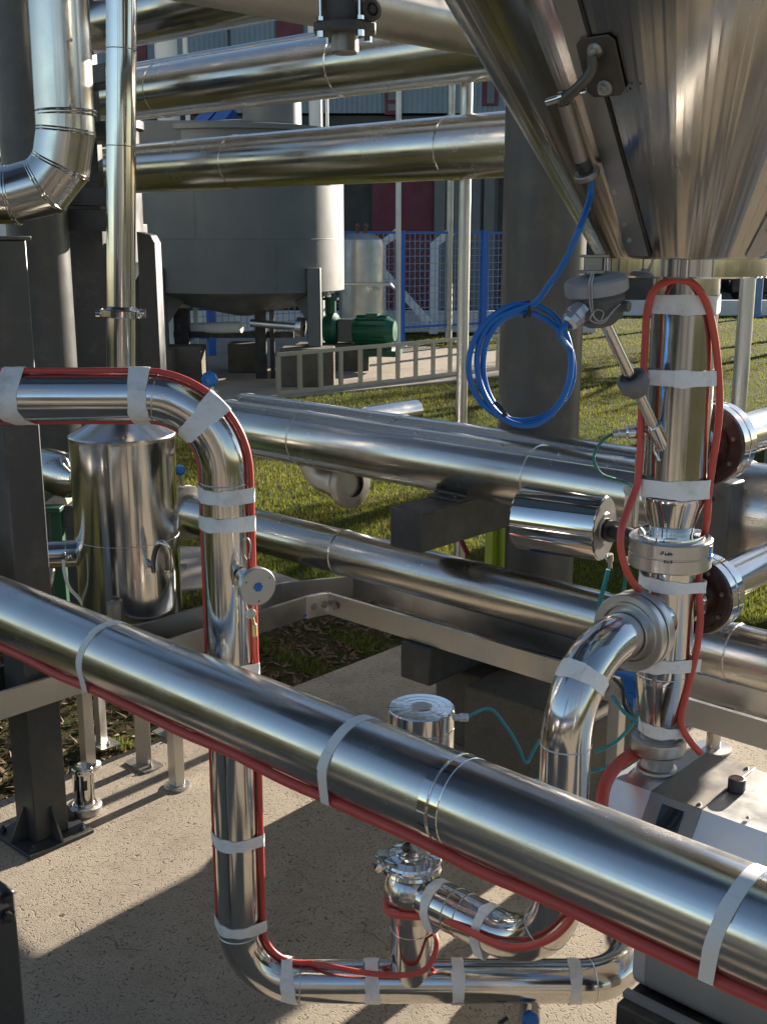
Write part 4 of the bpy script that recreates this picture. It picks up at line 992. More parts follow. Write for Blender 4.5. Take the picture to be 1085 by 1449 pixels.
m = MB(); m.tube(smooth([P(52, 838, 4.9), P(62, 836, 4.85), P(70, 826, 4.85), P(74, 806, 4.9)], 8), .016, 14)
tag(m.build('hose_end', M['steel_worn']), 'short grey flexible hose beside the green post', 'hose')
t = thing('green_stand', 'dark green steel stand with grey box behind the left post', 'stand', V((P(80, 850, 5.3).x, 5.3, 0)))
q = P(80, 720, 5.3); m = MB(); m.box(V((q.x, 5.3, q.z / 2)), .028, .028, q.z / 2); m.box(q + Z * .01 - X * .08, .12, .08, .012); m.build('frame', M['paint_darkgreen'], t, bev=.004)
m = MB(); m.box(P(97, 728, 5.35) + X * .02, .06, .05, .055); m.box(P(60, 790, 5.5), .06, .02, .28); m.build('grey_box', M['paint_grey'], t, bev=.004)
m = MB(); m.prism([P(58, 716, 5.3), P(96, 714, 5.3), P(92, 702, 5.32), P(82, 700, 5.34)], V((0, .15, 0))); m.build('tan_wedge', M['concrete_slab'], t)
m = MB(); m.box(V((P(54, 830, 5.6).x, 5.6, .5)), .02, .02, .5); tag(m.build('marker_post', M['paint_lime']), 'slim yellow green bar standing beside the left post', 'bar')
def tap(px, py, y, lab):
    t = thing('hand_valve', lab, 'valve', P(px, py + 18, y)); q = P(px, py, y)
    m = MB(); m.lathe([(0, -.02), (.020, -.016), (.026, -.004), (.024, .012), (.016, .022), (0, .024)], q, V((.3, -1, .2)), 8); m.build('knob', M['plastic_blue'], t)
    m = MB(); m.tube([q - Z * .012, q - Z * .07 + X * .01], .008, 10); m.build('spindle', M['steel_worn'], t)
tap(297, 537, 3.4, 'blue valve knob showing just above the pipe bend'); tap(255, 665, 4.75, 'blue valve knob peeping out at the right side of the vessel')

# ------------------------------------------------------------------ steel post at the left with base plate, corner post, pedestal
q = G(62, 1180); PS = .069
t = thing('steel_post', 'square grey steel post bolted to the concrete on a base plate', 'post', q)
m = MB(); m.box(q + Z * (2.19 / 2 + .008), PS, PS, 2.19 / 2 - .008, V1, V2); m.build('shaft', M['paint_anthracite'], t, bev=.006)
m = MB(); m.box(q + Z * .0085, .135, .135, .0075, V1, V2); m.build('base_plate', M['paint_anthracite'], t, bev=.002)
m = MB(); m.box(q + Z * 2.195, PS + .012, PS + .012, .006, V1, V2); m.build('top_plate', M['paint_anthracite'], t, bev=.002)
m = MB()
for d, e in ((V1, V2), (-V2, V1), (-V1, V2), (V2, V1)):
    m.prism([q + d * PS + Z * .016 - e * .004, q + d * (PS + .066) + Z * .016 - e * .004, q + d * (PS + .066) + Z * .026 - e * .004, q + d * (PS + .006) + Z * .14 - e * .004, q + d * PS + Z * .14 - e * .004], e * .008)
m.build_each('gusset', M['paint_anthracite'], t)
m = MB()
for a in (-1, 1):
    for b in (-1, 1): m.bolt(q + V1 * (a * .105) + V2 * (b * .105) + Z * .016, Z, .013, .012)
m.build_each('anchor_bolt', M['paint_anthracite'], t)
q = P(-24, 1260, 2.15)
t = thing('steel_post', 'dark painted post end with bolts nearest the viewer at the lower left', 'post', V((q.x, q.y, 0)))
m = MB(); m.box(V((q.x, q.y, q.z / 2)), .048, .048, q.z / 2, V1, V2); m.build('shaft', M['paint_anthracite'], t, bev=.006)
m = MB(); m.bolt(P(3, 1290, 2.08), V((.7, -.7, 0)), .02, .02); m.bolt(P(4, 1265, 2.08), V((.7, -.7, 0)), .016, .016); m.build_each('clamp_bolt', M['paint_black'], t)
q = G(121, 1148)
t = thing('floor_stub', 'short slotted steel stub standing on a round flange near the left post', 'stub', q)
m = MB(); m.lathe([(0, 0), (.062, 0), (.066, .004), (.066, .030), (.062, .034), (.048, .034), (.046, .030), (.0, .030)], q, Z, 56); m.bolt(q + V((-.052, -.02, .034)), Z, .006, .003); m.build('flange', M['steel_plate'], t)
m = MB(); m.lathe([(.041, .03), (.041, .165), (.043, .17), (.043, .178), (.041, .182), (.041, .188), (.038, .192), (0, .192)], q, Z, 56); m.build('cylinder', M['steel_mirror'], t)
m = MB()
for a in (-.45, .45): 
    an = -math.pi / 2 + a; d = V((math.cos(an), math.sin(an), 0)); e = V((-math.sin(an), math.cos(an), 0)); m.box(q + d * .0405 + Z * .128, .0075, .0012, .020, e, d)
m.build_each('slot', M['paint_black'], t)

# ------------------------------------------------------------------ clad elbow top left, far rack
EY = 5.2
zh = P(30, 276, EY).z; xe = P(91, 150, EY).x; ER = .126
t = thing('clad_elbow_pipe', 'thick mirror bright clad pipe with a segmented elbow at the upper left', 'pipe', (xe, EY, zh))
segs = [V((xe - 2.5, EY, zh)), V((xe - .25, EY, zh)), V((xe - .105, EY, zh + .04)), V((xe - .03, EY, zh + .125)), V((xe, EY, zh + .27)), V((xe + .02, EY, zh + 2.2))]
m = MB()
def mitre(pts, r, n=80):
    """Segmented sheet elbow: each joint ring lies in the bisecting plane."""
    T = [(b - a).normalized() for a, b in zip(pts, pts[1:])]; vs = []; us = [0]
    for i, p in enumerate(pts):
        t0 = T[max(i - 1, 0)]; t1 = T[min(i, len(T) - 1)]; pn = (t0 + t1).normalized()
        u_ = Y; v_ = t0.cross(u_).normalized(); k = 1 / max(.2, pn.dot(t0)); vv = pn.cross(u_).normalized()
        for j in range(n): a = 2 * math.pi * j / n; vs.append(p + u_ * (r * math.cos(a)) + vv * (r * k * math.sin(a)))
        if i: us.append(us[-1] + (p - pts[i - 1]).length)
    return vs, us, n
vs, us, n = mitre(segs, ER)
for i in range(len(segs) - 1):
    c_ = 2 * math.pi * ER / n
    fs = [(j, (j + 1) % n, n + (j + 1) % n, n + j) for j in range(n)]
    m.add(vs[i * n:(i + 2) * n], fs, [[(us[i], j * c_), (us[i], (j + 1) * c_), (us[i + 1], (j + 1) * c_), (us[i + 1], j * c_)] for j in range(n)])
m.build('pipe_wall', M['steel_clad'], t)
m = MB()
for i in range(1, len(segs) - 1):
    for d in (-.006, .006): m.tube([vs[i * n + j] + (segs[i + 1] - segs[i - 1]).normalized() * d for j in range(n)], .0042, 8, closed=True)
q = V((xe + .008, EY, P(90, 158, EY).z)); m.torus(q, Z, ER + .002, .006, 72); m.torus(q + Z * -.015, Z, ER + .002, .004, 72); m.build_each('seam_ring', M['steel_mirror'], t)
m = MB(); m.bolt(P(101, 57, EY - ER), -Y, .008, .006); m.bolt(P(104, 150, EY - ER), -Y, .010, .008); m.build_each('rivet', M['steel_worn'], t)

t = thing('rack_column', 'round dark grey rack column behind the small vessel and clad elbow', 'column', V((P(68, 600, 6.4).x, 6.4, 0)))
q = V((P(66, 500, 6.4).x, 6.4, 0))
m = MB(); m.tube([q, q + Z * 3, q + Z * 6.5], .165, 56); m.build('shaft', M['paint_grey'], t)
m = MB(); m.disc(q, Z, .26, .02, 40); m.build('base_plate', M['paint_grey'], t)
zb1 = P(120, 312, 6.6).z
m = MB(); m.box(V((q.x + .14, 6.62, zb1)), .30, .06, .06); m.box(V((q.x + .26, 6.60, zb1 + .13)), .12, .06, .05); m.build('bracket_beam', M['paint_anthracite'], t, bev=.004)
zb3 = P(120, 345, 6.6).z
t = thing('rack_post', 'flat grey steel post with rounded top behind the tall slim pipe', 'post', V((P(206, 520, 7.2).x, 7.2, 0)))
q = P(206, 330, 7.2); m = MB(); m.prism([V((q.x - .055, 7.2, 0)), V((q.x + .055, 7.2, 0)), V((q.x + .055, 7.2, q.z - .06)), V((q.x + .03, 7.2, q.z - .01)), V((q.x - .055, 7.2, q.z + .01))], Y * .2); m.build('shaft', M['paint_grey'], t, bev=.006)
m = MB(); m.box(V((q.x, 7.3, .01)), .12, .15, .01); m.build('base_plate', M['paint_grey'], t)

c1 = P(690, 206, 5.75); c2 = P(380, 107, 6.75); c3 = P(262, 8, 6.6)
clad('clad_pipe', 'thick steel clad overhead pipe, lowest of the rack, ending behind the round column', c1, .153, -4.5, .9, [on_line(c1, V1, 640), on_line(c1, V1, 337), on_line(c1, V1, 30)])
clad('clad_pipe', 'thick steel clad overhead pipe running just above the lowest rack pipe', c2, .158, -3.5, 2.3, [on_line(c2, V1, 488), on_line(c2, V1, 232), on_line(c2, V1, 14)])
clad('clad_pipe', 'steel clad overhead pipe at the top left edge of the view', c3, .155, -3.0, 1.9, [on_line(c3, V1, 205)])
c4 = P(300, 78, 7.2); clad('thin_pipe', 'thin bright tube running along the top of the overhead pipe', c4, .032, -3.5, 2.6, None, n=24)
c5 = P(610, 27, 4.0); clad('clad_pipe', 'dull steel clad pipe crossing the overhead rack towards the hopper', c5, .088, -1.4, 3.4, [.9], V2, 'steel_worn')
c6 = P(20, 168, 6.9); clad('painted_pipe', 'dark grey painted pipe joining the rack column at the left edge', c6, .10, -2.5, .35, None, V1, 'paint_anthracite')
c7 = P(20, 195, 7.6); clad('thin_pipe', 'thin steel tube below the dark painted pipe at the left edge', c7, .03, -2.5, .8, None, n=24)
c8 = P(20, 75, 7.6); clad('clad_pipe', 'steel clad pipe passing behind the rack column at the left edge', c8, .085, -2.5, .9, [on_line(c8, V1, 8)])
q = P(125, 330, 7.05); t = thing('pipe_rack', 'dark steel rack behind the clad elbow carrying the overhead pipes', 'rack', V((q.x, 7.05, 0)))
m = MB(); m.box(V((q.x, 7.05, 3.0)), .10, .06, 2.0); m.box(V((q.x, 7.05, .5)), .10, .06, .5); m.build_each('post', M['paint_anthracite'], t, bev=.004)
m = MB(); m.box(P(128, 112, 6.9), .3, .1, .05, V1, V2); m.box(P(128, 190, 6.9), .3, .1, .05, V1, V2); m.build_each('beam', M['paint_anthracite'], t, bev=.004)

# valve actuator hanging at the top
q = P(488, 48, 3.35)
t = thing('valve_positioner', 'dark grey valve housing with flange and round cap hanging at the top edge', 'valve', q)
m = MB(); m.lathe([(.060, .0), (.064, .02), (.064, .09), (.07, .1), (.07, .5), (0, .5)], q + Z * .025, Z, 40); m.build('housing', M['paint_casting'], t)
m = MB(); m.prism([q + X * a + Y * b for a, b in ((-.085, -.03), (-.03, -.085), (.03, -.085), (.085, -.03), (.085, .03), (.03, .085), (-.03, .085), (-.085, .03))], Z * .026); m.build('flange', M['paint_casting'], t, bev=.004)
m = MB(); m.lathe([(0, -.052), (.034, -.052), (.037, -.047), (.037, 0)], q, Z, 40); m.build('end_cap', M['steel_dark'], t)
m = MB()
for k in range(4):
    a = k * math.pi / 2 + .6; o_ = q + V((math.cos(a), math.sin(a), 0)) * .077; m.lathe([(0, -.016), (.011, -.016), (.011, 0)], o_, Z, 6); m.tube([o_ + Z * .026, o_ + Z * .09], .0075, 12); m.lathe([(.012, .026), (.012, .036), (0, .037)], o_, Z, 6)
m.build_each('stud', M['steel_mirror'], t)
m = MB(); g_ = q + V((.066, -.035, .052)); gx_ = V((.55, -.83, .1)).normalized(); m.lathe([(.034, -.04), (.034, .0), (.028, .006), (.03, .010), (.03, .018), (.018, .020), (.018, .012), (.010, .012), (.010, .022), (0, .022)], g_, gx_, 32); m.build('cable_port', M['paint_casting'], t)

# thin steel poles
for px0, y0, px1, y1, yy, r_, lab in ((661, 100, 652, 596, 5.9, .030, 'thin upright steel pole left of the round column'), (1056, 380, 1028, 830, 4.6, .031, 'thin upright steel pole right of the outlet column')):
    a, b = P(px0, y0, yy), P(px1, y1, yy); xm = (a.x + b.x) / 2
    t = thing('steel_pole', lab, 'pole', (xm, yy, 0))
    m = MB(); m.tube([V((xm, yy, .0)), V((xm, yy, 4.6))], r_, 28); m.build('shaft', M['steel_plate'], t)
    m = MB(); m.lathe([(0, 0), (.08, 0), (.08, .012), (r_, .014)], (xm, yy, 0), Z, 24); m.torus(V((xm, yy, P(px1, 737, yy).z)), Z, r_ + .002, .006, 28, 8); m.build('foot_plate', M['steel_plate'], t)

# ------------------------------------------------------------------ background yard
TC = V((-2.23, 18.5, 0)); TR = 1.60
ztb, ztt = 1.38, 3.72
def big_tank(name, label, c, r, zb__, zt__, mat, legs, dish=.42, manhole=True, plinth=.57):
    t = thing(name, label, 'tank', c)
    m = MB(); m.lathe([(r, zb__), (r, zt__)], c, Z, 96); m.build('shell', M[mat], t)
    m = MB(); m.lathe([(.12, zb__ - dish), (r * .55, zb__ - dish * .62), (r * .995, zb__ - .01), (r, zb__ + .001)], c, Z, 72); m.build('dished_bottom', M[mat], t)
    m = MB(); m.lathe([(r, zt__ - .02), (r + .05, zt__ - .02), (r + .05, zt__ + .05), (r * .97, zt__ + .06), (.3, zt__ + .22), (0, zt__ + .22)], c, Z, 96); m.build('lid', M[mat], t)
    for a in legs:
        d = V((math.cos(a), math.sin(a), 0)); e = V((-d.y, d.x, 0)); 
        q = c + d * (r + .02); m = MB()
        hw = .1
        m.prism([q - X * hw - Y * .12 + Z * plinth, q + X * hw - Y * .12 + Z * plinth, q + X * hw - Y * .12 + Z * (zb__ + .36), q - X * hw - Y * .12 + Z * (zb__ + .36)], Y * .26)
        m.prism([q - d * .0 - e * .03 + Z * (zb__ + .1), q - d * .0 - e * .03 + Z * (plinth + .2), q - d * .45 - e * .03 + Z * (zb__ - .12), q - d * .45 - e * .03 + Z * (zb__ + .05)], e * .06)
        m.build('leg', M[mat], t, bev=.01)
    if manhole:
        m = MB(); mc_ = P(386, 170, 18.0); mc_ = V((mc_.x, 17.9, zt__ + .05)); m.lathe([(.44, .0), (.44, .40), (.50, .40), (.50, .46), (0, .47)], mc_, Z, 56); m.build('manhole', M[mat], t)
    return t
tk = big_tank('storage_tank', 'large matt grey storage tank on legs in the yard, one side in sun', TC, TR, ztb, ztt, 'paint_tank', (-2.36, -.75, .9, 2.4))
for zz in (2.16, 2.95): m = MB(); m.torus(TC + Z * zz, Z, TR, .005, 96, 6); m.build('weld_seam', M['paint_tank'], tk)
for a in (-1.9, -1.15): m = MB(); d = V((math.cos(a), math.sin(a), 0)); m.box(TC + d * (TR + .002) + Z * (2.55 if a < -1.5 else 1.8), (.006), .003, .38, V((-d.y, d.x, 0)), d); m.build('weld_seam', M['paint_tank'], tk)
m = MB(); q = P(270, 188, 17.2); m.box(q, .75, .15, .16); m.build('lid_beam', M['paint_tank'], tk, bev=.02)
lt = V((P(104, 300, 11.0).x, 11.2, 0)); big_tank('conical_tank', 'dark grey tank with conical bottom partly hidden by the rack column', lt, .60, P(120, 374, 10.2).z, 3.2, 'paint_grey', (-2.2, -1.0, .8, 2.4), .75, False, .02)
sl_ = V((P(-95, 200, 15).x, 15, 0))
t = thing('pale_silo', 'pale grey upright silo at the upper left edge', 'silo', sl_)
m = MB(); m.lathe([(1.15, .0), (1.15, 7.5), (.9, 8.0), (0, 8.2)], sl_, Z, 72); m.build('shell', M['paint_silo'], t)
m = MB()
for z_ in (1.5, 3.0, 4.5, 6.0): m.torus(sl_ + Z * z_, Z, 1.15, .02, 72)
m.build_each('seam_ring', M['paint_silo'], t)
for px, py0, py1, yy, w, lab in ((240, 30, 185, 19.0, 15, 'tall pale steel stack rising behind the storage tank lid'), (447, 130, 190, 20.5, 9, 'slim pale steel stack right of the tank manhole')):
    q = P(px, py1, yy); r_ = w / F * yy; t = thing('vent_stack', lab, 'stack', V((q.x, yy, 0)))
    m = MB(); m.lathe([(r_, 0), (r_, 7.5), (r_ * 1.08, 7.5), (r_ * 1.08, 7.6), (0, 7.6)], V((q.x, yy, 0)), Z, 36); m.build('shaft', M['paint_silo'], t)
    m = MB(); m.tube([V((q.x + r_ * 1.7, yy, 0)), V((q.x + r_ * 1.7, yy, 7.2))], r_ * .22, 12); m.build('side_pipe', M['paint_silo'], t)
m = MB()
for k in range(2): m.prism([P(268 + k * 24, 176, 22), P(288 + k * 24, 176, 22), P(308 + k * 22, 155, 22), P(288 + k * 22, 155, 22)], V((0, .8, 0)))
tag(m.build('blue_chute', M['paint_blue']), 'blue sheet metal chute behind the storage tank', 'chute')
# plinths below the tank
for px, py, yy, hx, hz, lab in ((262, 512, 17.6, .30, .28, 'concrete block under the storage tank, beside its left leg'), (347, 488, 19.0, .26, .24, 'concrete block under the middle of the storage tank'), (436, 520, 17.2, .40, .285, 'concrete block carrying the right leg of the storage tank'), (228, 520, 17.2, .22, .285, 'concrete block carrying the left leg of the storage tank'), (470, 480, 19.3, .62, .22, 'low concrete block below the green pump')):
    q = P(px, py, yy); m = MB(); m.box(V((q.x, yy, hz)), hx, .28, hz); tag(m.build('concrete_block', M['concrete_plinth'], bev=.02), lab, 'block', 'concrete blocks in the tank yard')
t = thing('drain_line', 'horizontal pale steel pipe under the storage tank on dark stands', 'pipe', P(330, 520, 18.0))
a, b = P(258, 465, 18.2), P(342, 463, 18.0); m = MB(); m.tube([a, b], .09, 24); m.build('pipe_wall', M['paint_silo'], t)
a, b = P(355, 457, 17.6), P(425, 463, 17.4); m = MB(); m.tube([a, b], .06, 24); m.lathe([(.06, -.05), (.15, -.04), (.15, .05), (.05, .06)], b, (b - a).normalized(), 28); m.build('valve_pipe', M['steel_plate'], t)
m = MB()
for px, w in ((258, .16), (369, .12), (385, .05)):
    q = P(px, 470, 18.0); m.box(V((q.x, 18.0, .55)), w / 1.4, w / 2, .55)
q = P(330, 474, 18.0); m.box(V((q.x, 18.1, q.z)), .95, .05, .05); m.build('stand', M['paint_black'], t)
# ladder rack lying on edge
a, b = G(394, 560), G(712, 523); t = thing('cable_ladder', 'steel cable ladder lying on its edge along the yard pavement', 'ladder', a)
d = (b - a); L = d.length; d.normalize()
m = MB()
for z_ in (.03, .58): m.bar(a + Z * z_, b + Z * z_, .03, .055)
m.build_each('side_rail', M['steel_worn'], t)
for k in range(13):
    q = a.lerp(b, (k + .02) / 12.4); m = MB(); m.box(q + Z * .305, .032, .02, .245, d, d.cross(Z)); m.build('rung', M['steel_worn'], t)
# green pump
t = thing('green_pump', 'green motor pump set beside the right tank leg', 'pump', P(510, 490, 19.3))
q = P(536, 468, 19.2); dx_ = V((1, -.25, 0)).normalized(); m = MB(); m.lathe([(0, -.42), (.20, -.42), (.23, -.36), (.24, .16), (.20, .22), (.17, .28), (0, .29)], q, dx_, 36)
for k in range(14): a = k * .449; m.box(q - dx_ * .12 + (dx_.cross(Z) * math.cos(a) + Z * math.sin(a)) * .24, .26, .006, .022, dx_, dx_.cross((dx_.cross(Z) * math.cos(a) + Z * math.sin(a))), (dx_.cross(Z) * math.cos(a) + Z * math.sin(a)))
m.box(q - Z * .27, .26, .16, .05, dx_, dx_.cross(Z)); m.box(q + Z * .24 - dx_ * .1, .10, .1, .05, dx_, dx_.cross(Z)); m.build('motor', M['paint_green'], t)
m = MB(); m.box(q - dx_ * .55, .14, .14, .19, dx_, dx_.cross(Z)); m.build('coupling_guard', M['paint_tank'], t, bev=.02)
m = MB(); m.lathe([(0, -.12), (.22, -.12), (.27, -.06), (.27, .06), (.2, .12), (0, .13)], q - dx_ * .82 + Z * .02, dx_, 36); m.lathe([(.09, 0), (.09, .4), (.14, .4), (.14, .44)], q - dx_ * .84 + Z * .1, Z, 20); m.build('volute', M['paint_green'], t)
m = MB(); m.box(q - dx_ * .4 - Z * .36, .75, .26, .05, dx_, dx_.cross(Z)); m.build('base_frame', M['paint_darkgreen'], t)
# small tank
q = P(512, 400, 23.0); q = V((q.x, 22.4, 0)); t = thing('steel_tank', 'small upright stainless tank with domed top near the blue fence', 'tank', q)
r_ = .44; m = MB(); m.lathe([(0, .35), (r_, .40), (r_, 2.02), (r_ * .93, 2.14), (r_ * .6, 2.24), (0, 2.28)], q, Z, 56); m.build('shell', M['steel_worn'], t)
m = MB()
for dx in (-.07, .09): m.lathe([(.035, 0), (.035, .10), (.05, .11), (.05, .15), (0, .2)], q + V((dx, 0, 2.26)), Z, 12)
m.build_each('top_nozzle', M['leaf_brown'], t)
for a in (-2.2, -.9, .8): m = MB(); m.box(q + V((math.cos(a), math.sin(a), 0)) * .38 + Z * .2, .04, .04, .2); m.build('leg', M['steel_worn'], t)
m = MB(); m.tube([P(487, 402, 21.6), P(552, 402, 21.6), P(556, 407, 22.2)], .03, 10); m.build('side_pipe', M['steel_plate'], t)

# blue mesh fence
fa, fb = G(567, 487), G(682, 480); fd_ = (fb - fa).normalized(); zt_f = 2.28
t = thing('mesh_fence', 'blue welded mesh fence with square posts behind the yard', 'fence', fa)
posts = [fa + fd_ * k * (fb - fa).length for k in (-4, -3, -2, -1, 0, 1, 2)]
for q in posts:
    m = MB(); m.box(V((q.x, q.y, zt_f / 2 + .02)), .07, .05, zt_f / 2 + .02, fd_, fd_.cross(Z)); m.build('post', M['paint_blue'], t)
f0, f1 = posts[0], posts[-1]
m = MB(); L = (f1 - f0).length
for k in range(int(L / .13)):
    q = f0 + fd_ * (k * .13); m.box(V((q.x, q.y, 1.28)), .006, .006, 1.0, fd_, fd_.cross(Z))
for k in range(14): z_ = .28 + k * .152; m.bar(f0 + Z * z_, f1 + Z * z_, .012, .012)
m.build('mesh_panel', M['paint_bluepale'], t)
m = MB(); m.bar(f0 + Z * zt_f, f1 + Z * zt_f, .04, .04); m.bar(f0 + Z * .35, f1 + Z * .35, .04, .05); m.build('top_rail', M['paint_blue'], t)
# white bent concrete posts of the boundary fence
for k, (px, lab) in enumerate(((613, 'white bent concrete fence post behind the mesh fence'), (540, 'white bent concrete fence post with a slanting brace, behind the small steel tank'), (300, 'white bent concrete fence post seen under the storage tank'))):
    yy = 26.5; q = P(px, 462, yy); q = V((q.x, yy, 0)); t = thing('concrete_post', lab, 'fence post', q, 'white bent posts of the boundary fence')
    m = MB(); zt3 = P(px, 346, yy).z; m.tube([q, q + Z * zt3, q + Z * (zt3 + .30) + X * .40], .10, shape=[(-.1, -.1), (.1, -.1), (.1, .1), (-.1, .1)], nrm=X); m.build('shaft', M['paint_white'], t, bev=.01)
    if px == 540: m = MB(); m.bar(P(543, 385, yy), P(608, 458, yy - .4), .14, .14); m.build('brace', M['paint_white'], t)
t = thing('chain_link_fence', 'grey chain link netting between the white bent posts', 'fence', V((-2, 26.6, 0)))
m = MB()
for k in range(118):
    x0 = -16 + k * .16
    for s in (1, -1):
        a = V((x0, 26.65, .55)); b = V((x0 + s * 1.6, 26.65, 2.15)); m.bar(a, b, .010, .010, Y)
m.build('netting', M['paint_tank'], t)
m = MB(); m.box(V((-6, 27.0, .25)), 11, .12, .25); tag(m.build('boundary_wall', M['paint_white'], bev=.02), 'low pale boundary wall at the foot of the chain link fence', 'wall')
for px, yy, r_, zt4, mt, lab in ((563, 23.4, .055, 6.0, 'paint_white', 'thin pale pole in front of the maroon wall panel'), (634, 24.6, .075, 6.0, 'steel_worn', 'brown grey pole behind the mesh fence')):
    q = P(px, 480, yy); m = MB(); m.tube([V((q.x, yy, 0)), V((q.x, yy, zt4))], r_, 16); m.lathe([(.18, 0), (.18, .03), (r_, .04)], (q.x, yy, 0), Z, 16); tag(m.build('yard_pole', M[mt]), lab, 'pole')
# building
BY = 34.0
def wx(px, yy=BY): return P(px, 250, yy).x
zl_ = P(560, 160, BY).z
t = thing('factory_building', 'grey blue panelled factory building with maroon panels behind the yard', 'building', V((0, BY, 0)))
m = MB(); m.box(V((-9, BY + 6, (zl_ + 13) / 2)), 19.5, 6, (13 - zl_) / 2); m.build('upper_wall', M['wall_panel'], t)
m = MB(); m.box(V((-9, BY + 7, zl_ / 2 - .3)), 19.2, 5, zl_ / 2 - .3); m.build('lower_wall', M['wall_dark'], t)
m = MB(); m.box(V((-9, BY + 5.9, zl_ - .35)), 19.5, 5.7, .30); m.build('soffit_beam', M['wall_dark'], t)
for x0, x1, z0_, z1_, yy in ((526, 617, .0, zl_ - .9, BY + 1.9), (150, 215, 0, zl_ - .9, BY + 1.9)):
    m = MB(); a, b = wx(x0, yy), wx(x1, yy); m.box(V(((a + b) / 2, yy, (z0_ + z1_) / 2)), (b - a) / 2, .08, (z1_ - z0_) / 2); m.build('maroon_panel', M['paint_maroon'], t)
m = MB()
for px in (622, 650, 672, 692): a = wx(px, BY + 1.7); m.box(V((a, BY + 1.7, (zl_ - .7) / 2)), .16, .16, (zl_ - .7) / 2)
m.build_each('pier', M['paint_tank'], t)
m = MB(); a, b = wx(625, BY + 1.9), wx(705, BY + 1.9); m.box(V(((a + b) / 2, BY + 1.9, (zl_ - .7) / 2)), (b - a) / 2, .05, (zl_ - .7) / 2); m.build('grey_cladding', M['paint_grey'], t)
for px0, px1, z0_, z1_ in ((544, 568, zl_ - .05, P(555, 118, BY).z), (680, 702, zl_ + .2, P(690, 100, BY).z), (395, 431, P(410, 55, BY).z, P(410, 22, BY).z), (190, 216, P(200, 90, BY).z, P(200, 52, BY).z)):
    a, b = wx(px0), wx(px1); f_ = MB(); f_.box(V(((a + b) / 2, BY - .02, (z0_ + z1_) / 2)), (b - a) / 2, .06, (z1_ - z0_) / 2); w_ = f_.build('window_frame', M['paint_maroon'], t)
    if px0 in (544, 680):
        g_ = MB()
        zm = (z0_ * .6 + z1_ * .4) if px0 == 544 else None
        if px0 == 544:
            for u0, u1 in ((z0_ + .1, zm - .05), (zm + .05, z1_ - .1)): g_.box(V(((a + b) / 2, BY - .09, (u0 + u1) / 2)), (b - a) / 2 - .1, .015, (u1 - u0) / 2)
        else: g_.box(V(((a + b) / 2, BY - .09, z0_ + .4)), (b - a) / 2 - .12, .015, .35)
        g_.build('pane', M['window_glass'], w_)
m = MB()
for px in (330, 640): a = wx(px); m.box(V((a, BY - .005, (zl_ + 13) / 2)), .04, .02, (13 - zl_) / 2 - .05)
m.build_each('panel_joint', M['wall_dark'], t)
# right background: low white wall, dark bank, lamp post, car
m = MB(); a = P(820, 432, 33.2).x; m.box(V((a + 12, 33.2, .19)), 12, .15, .22); tag(m.build('low_wall', M['paint_white'], bev=.02), 'low white wall along the far edge of the lawn', 'wall')
m = MB(); m.box(V((20, 52, 3.2)), 22, 1.0, 3.3); tag(m.build('shed_wall', M['wall_dark']), 'dark shed wall beyond the car park', 'wall')
q = P(1072, 420, 32.4); t = thing('lamp_post', 'blue grey post standing at the far low white wall', 'post', V((q.x, 32.4, 0)))
m = MB(); m.tube([V((q.x, 32.4, 0)), V((q.x, 32.4, 5.5))], .11, 16); m.build('shaft', M['paint_bluepale'], t)
m = MB(); m.lathe([(.24, 0), (.24, .04), (.11, .05)], (q.x, 32.4, 0), Z, 16); m.build('foot_plate', M['paint_bluepale'], t)
def car(px, yy, mat, lab):
    q = P(px, 425, yy); q = V((q.x, yy, 0)); t = thing('parked_car', lab, 'car', q, 'cars parked beyond the low wall')
    prof = [(-2.1, .35), (-2.1, .75), (-1.95, .9), (-1.0, .98), (-.55, 1.38), (.9, 1.42), (1.5, 1.0), (2.1, .92), (2.15, .5), (2.1, .35)]
    m = MB(); m.prism([q + V((a, -.8, b)) for a, b in prof], Y * 1.6); m.build('body', M[mat], t, bev=.06, seg=3)
    m = MB(); m.prism([q + V((a, -.81, b)) for a, b in ((-.85, 1.0), (-.5, 1.32), (.85, 1.35), (1.25, 1.0))], Y * 1.62); m.build('window', M['window_glass'], t)
    for a in (-1.3, 1.3):
        for s in (-.8, .66):
            m = MB(); m.lathe([(0, 0), (.2, 0), (.31, .01), (.33, .04), (.33, .12), (0, .14)], q + V((a, s, .33)), Y, 24); m.build('wheel', M['paint_black'], t)
    for s in (-.6, .6): m = MB(); m.lathe([(.10, 0), (.08, .03), (0, .04)], q + V((-2.1, s, .68)), -X, 16); m.build('headlight', M['steel_mirror'], t)
car(868, 37.5, 'paint_green', 'green car parked behind the low wall, left of the outlet column'); car(1110, 39, 'paint_black', 'dark car parked behind the low wall at the right edge')

# unseen things added right of and behind the camera for shade and reflections
q = V((2.85, 7.1, 0)); t = thing('shade_vessel', 'unseen stout grey vessel added beyond the concrete pad to cast a shadow band', 'vessel', q)  # added out of view to cast a shadow band on the slab
m = MB(); m.lathe([(0, .3), (.40, .35), (.40, 2.5), (.3, 2.7), (0, 2.75)], q, Z, 48); m.build('shell', M['paint_tank'], t)
for a in (.6, 2.7, 4.8): m = MB(); m.box(q + V((math.cos(a), math.sin(a), 0)) * .34 + Z * .17, .05, .05, .18); m.build('leg', M['paint_grey'], t)
q = V((-.2, 3.6, 5.0)); t = thing('reflected_platform', 'unseen dark steel walkway added high above the pipes to darken reflections', 'platform', q)  # added out of view so the pipes mirror a dark band
m = MB()
for k in range(36): m.box(q + V((0, -1.75 + k * .1, 0)), 4.2, .035, .02)
m.build('deck', M['paint_anthracite'], t)
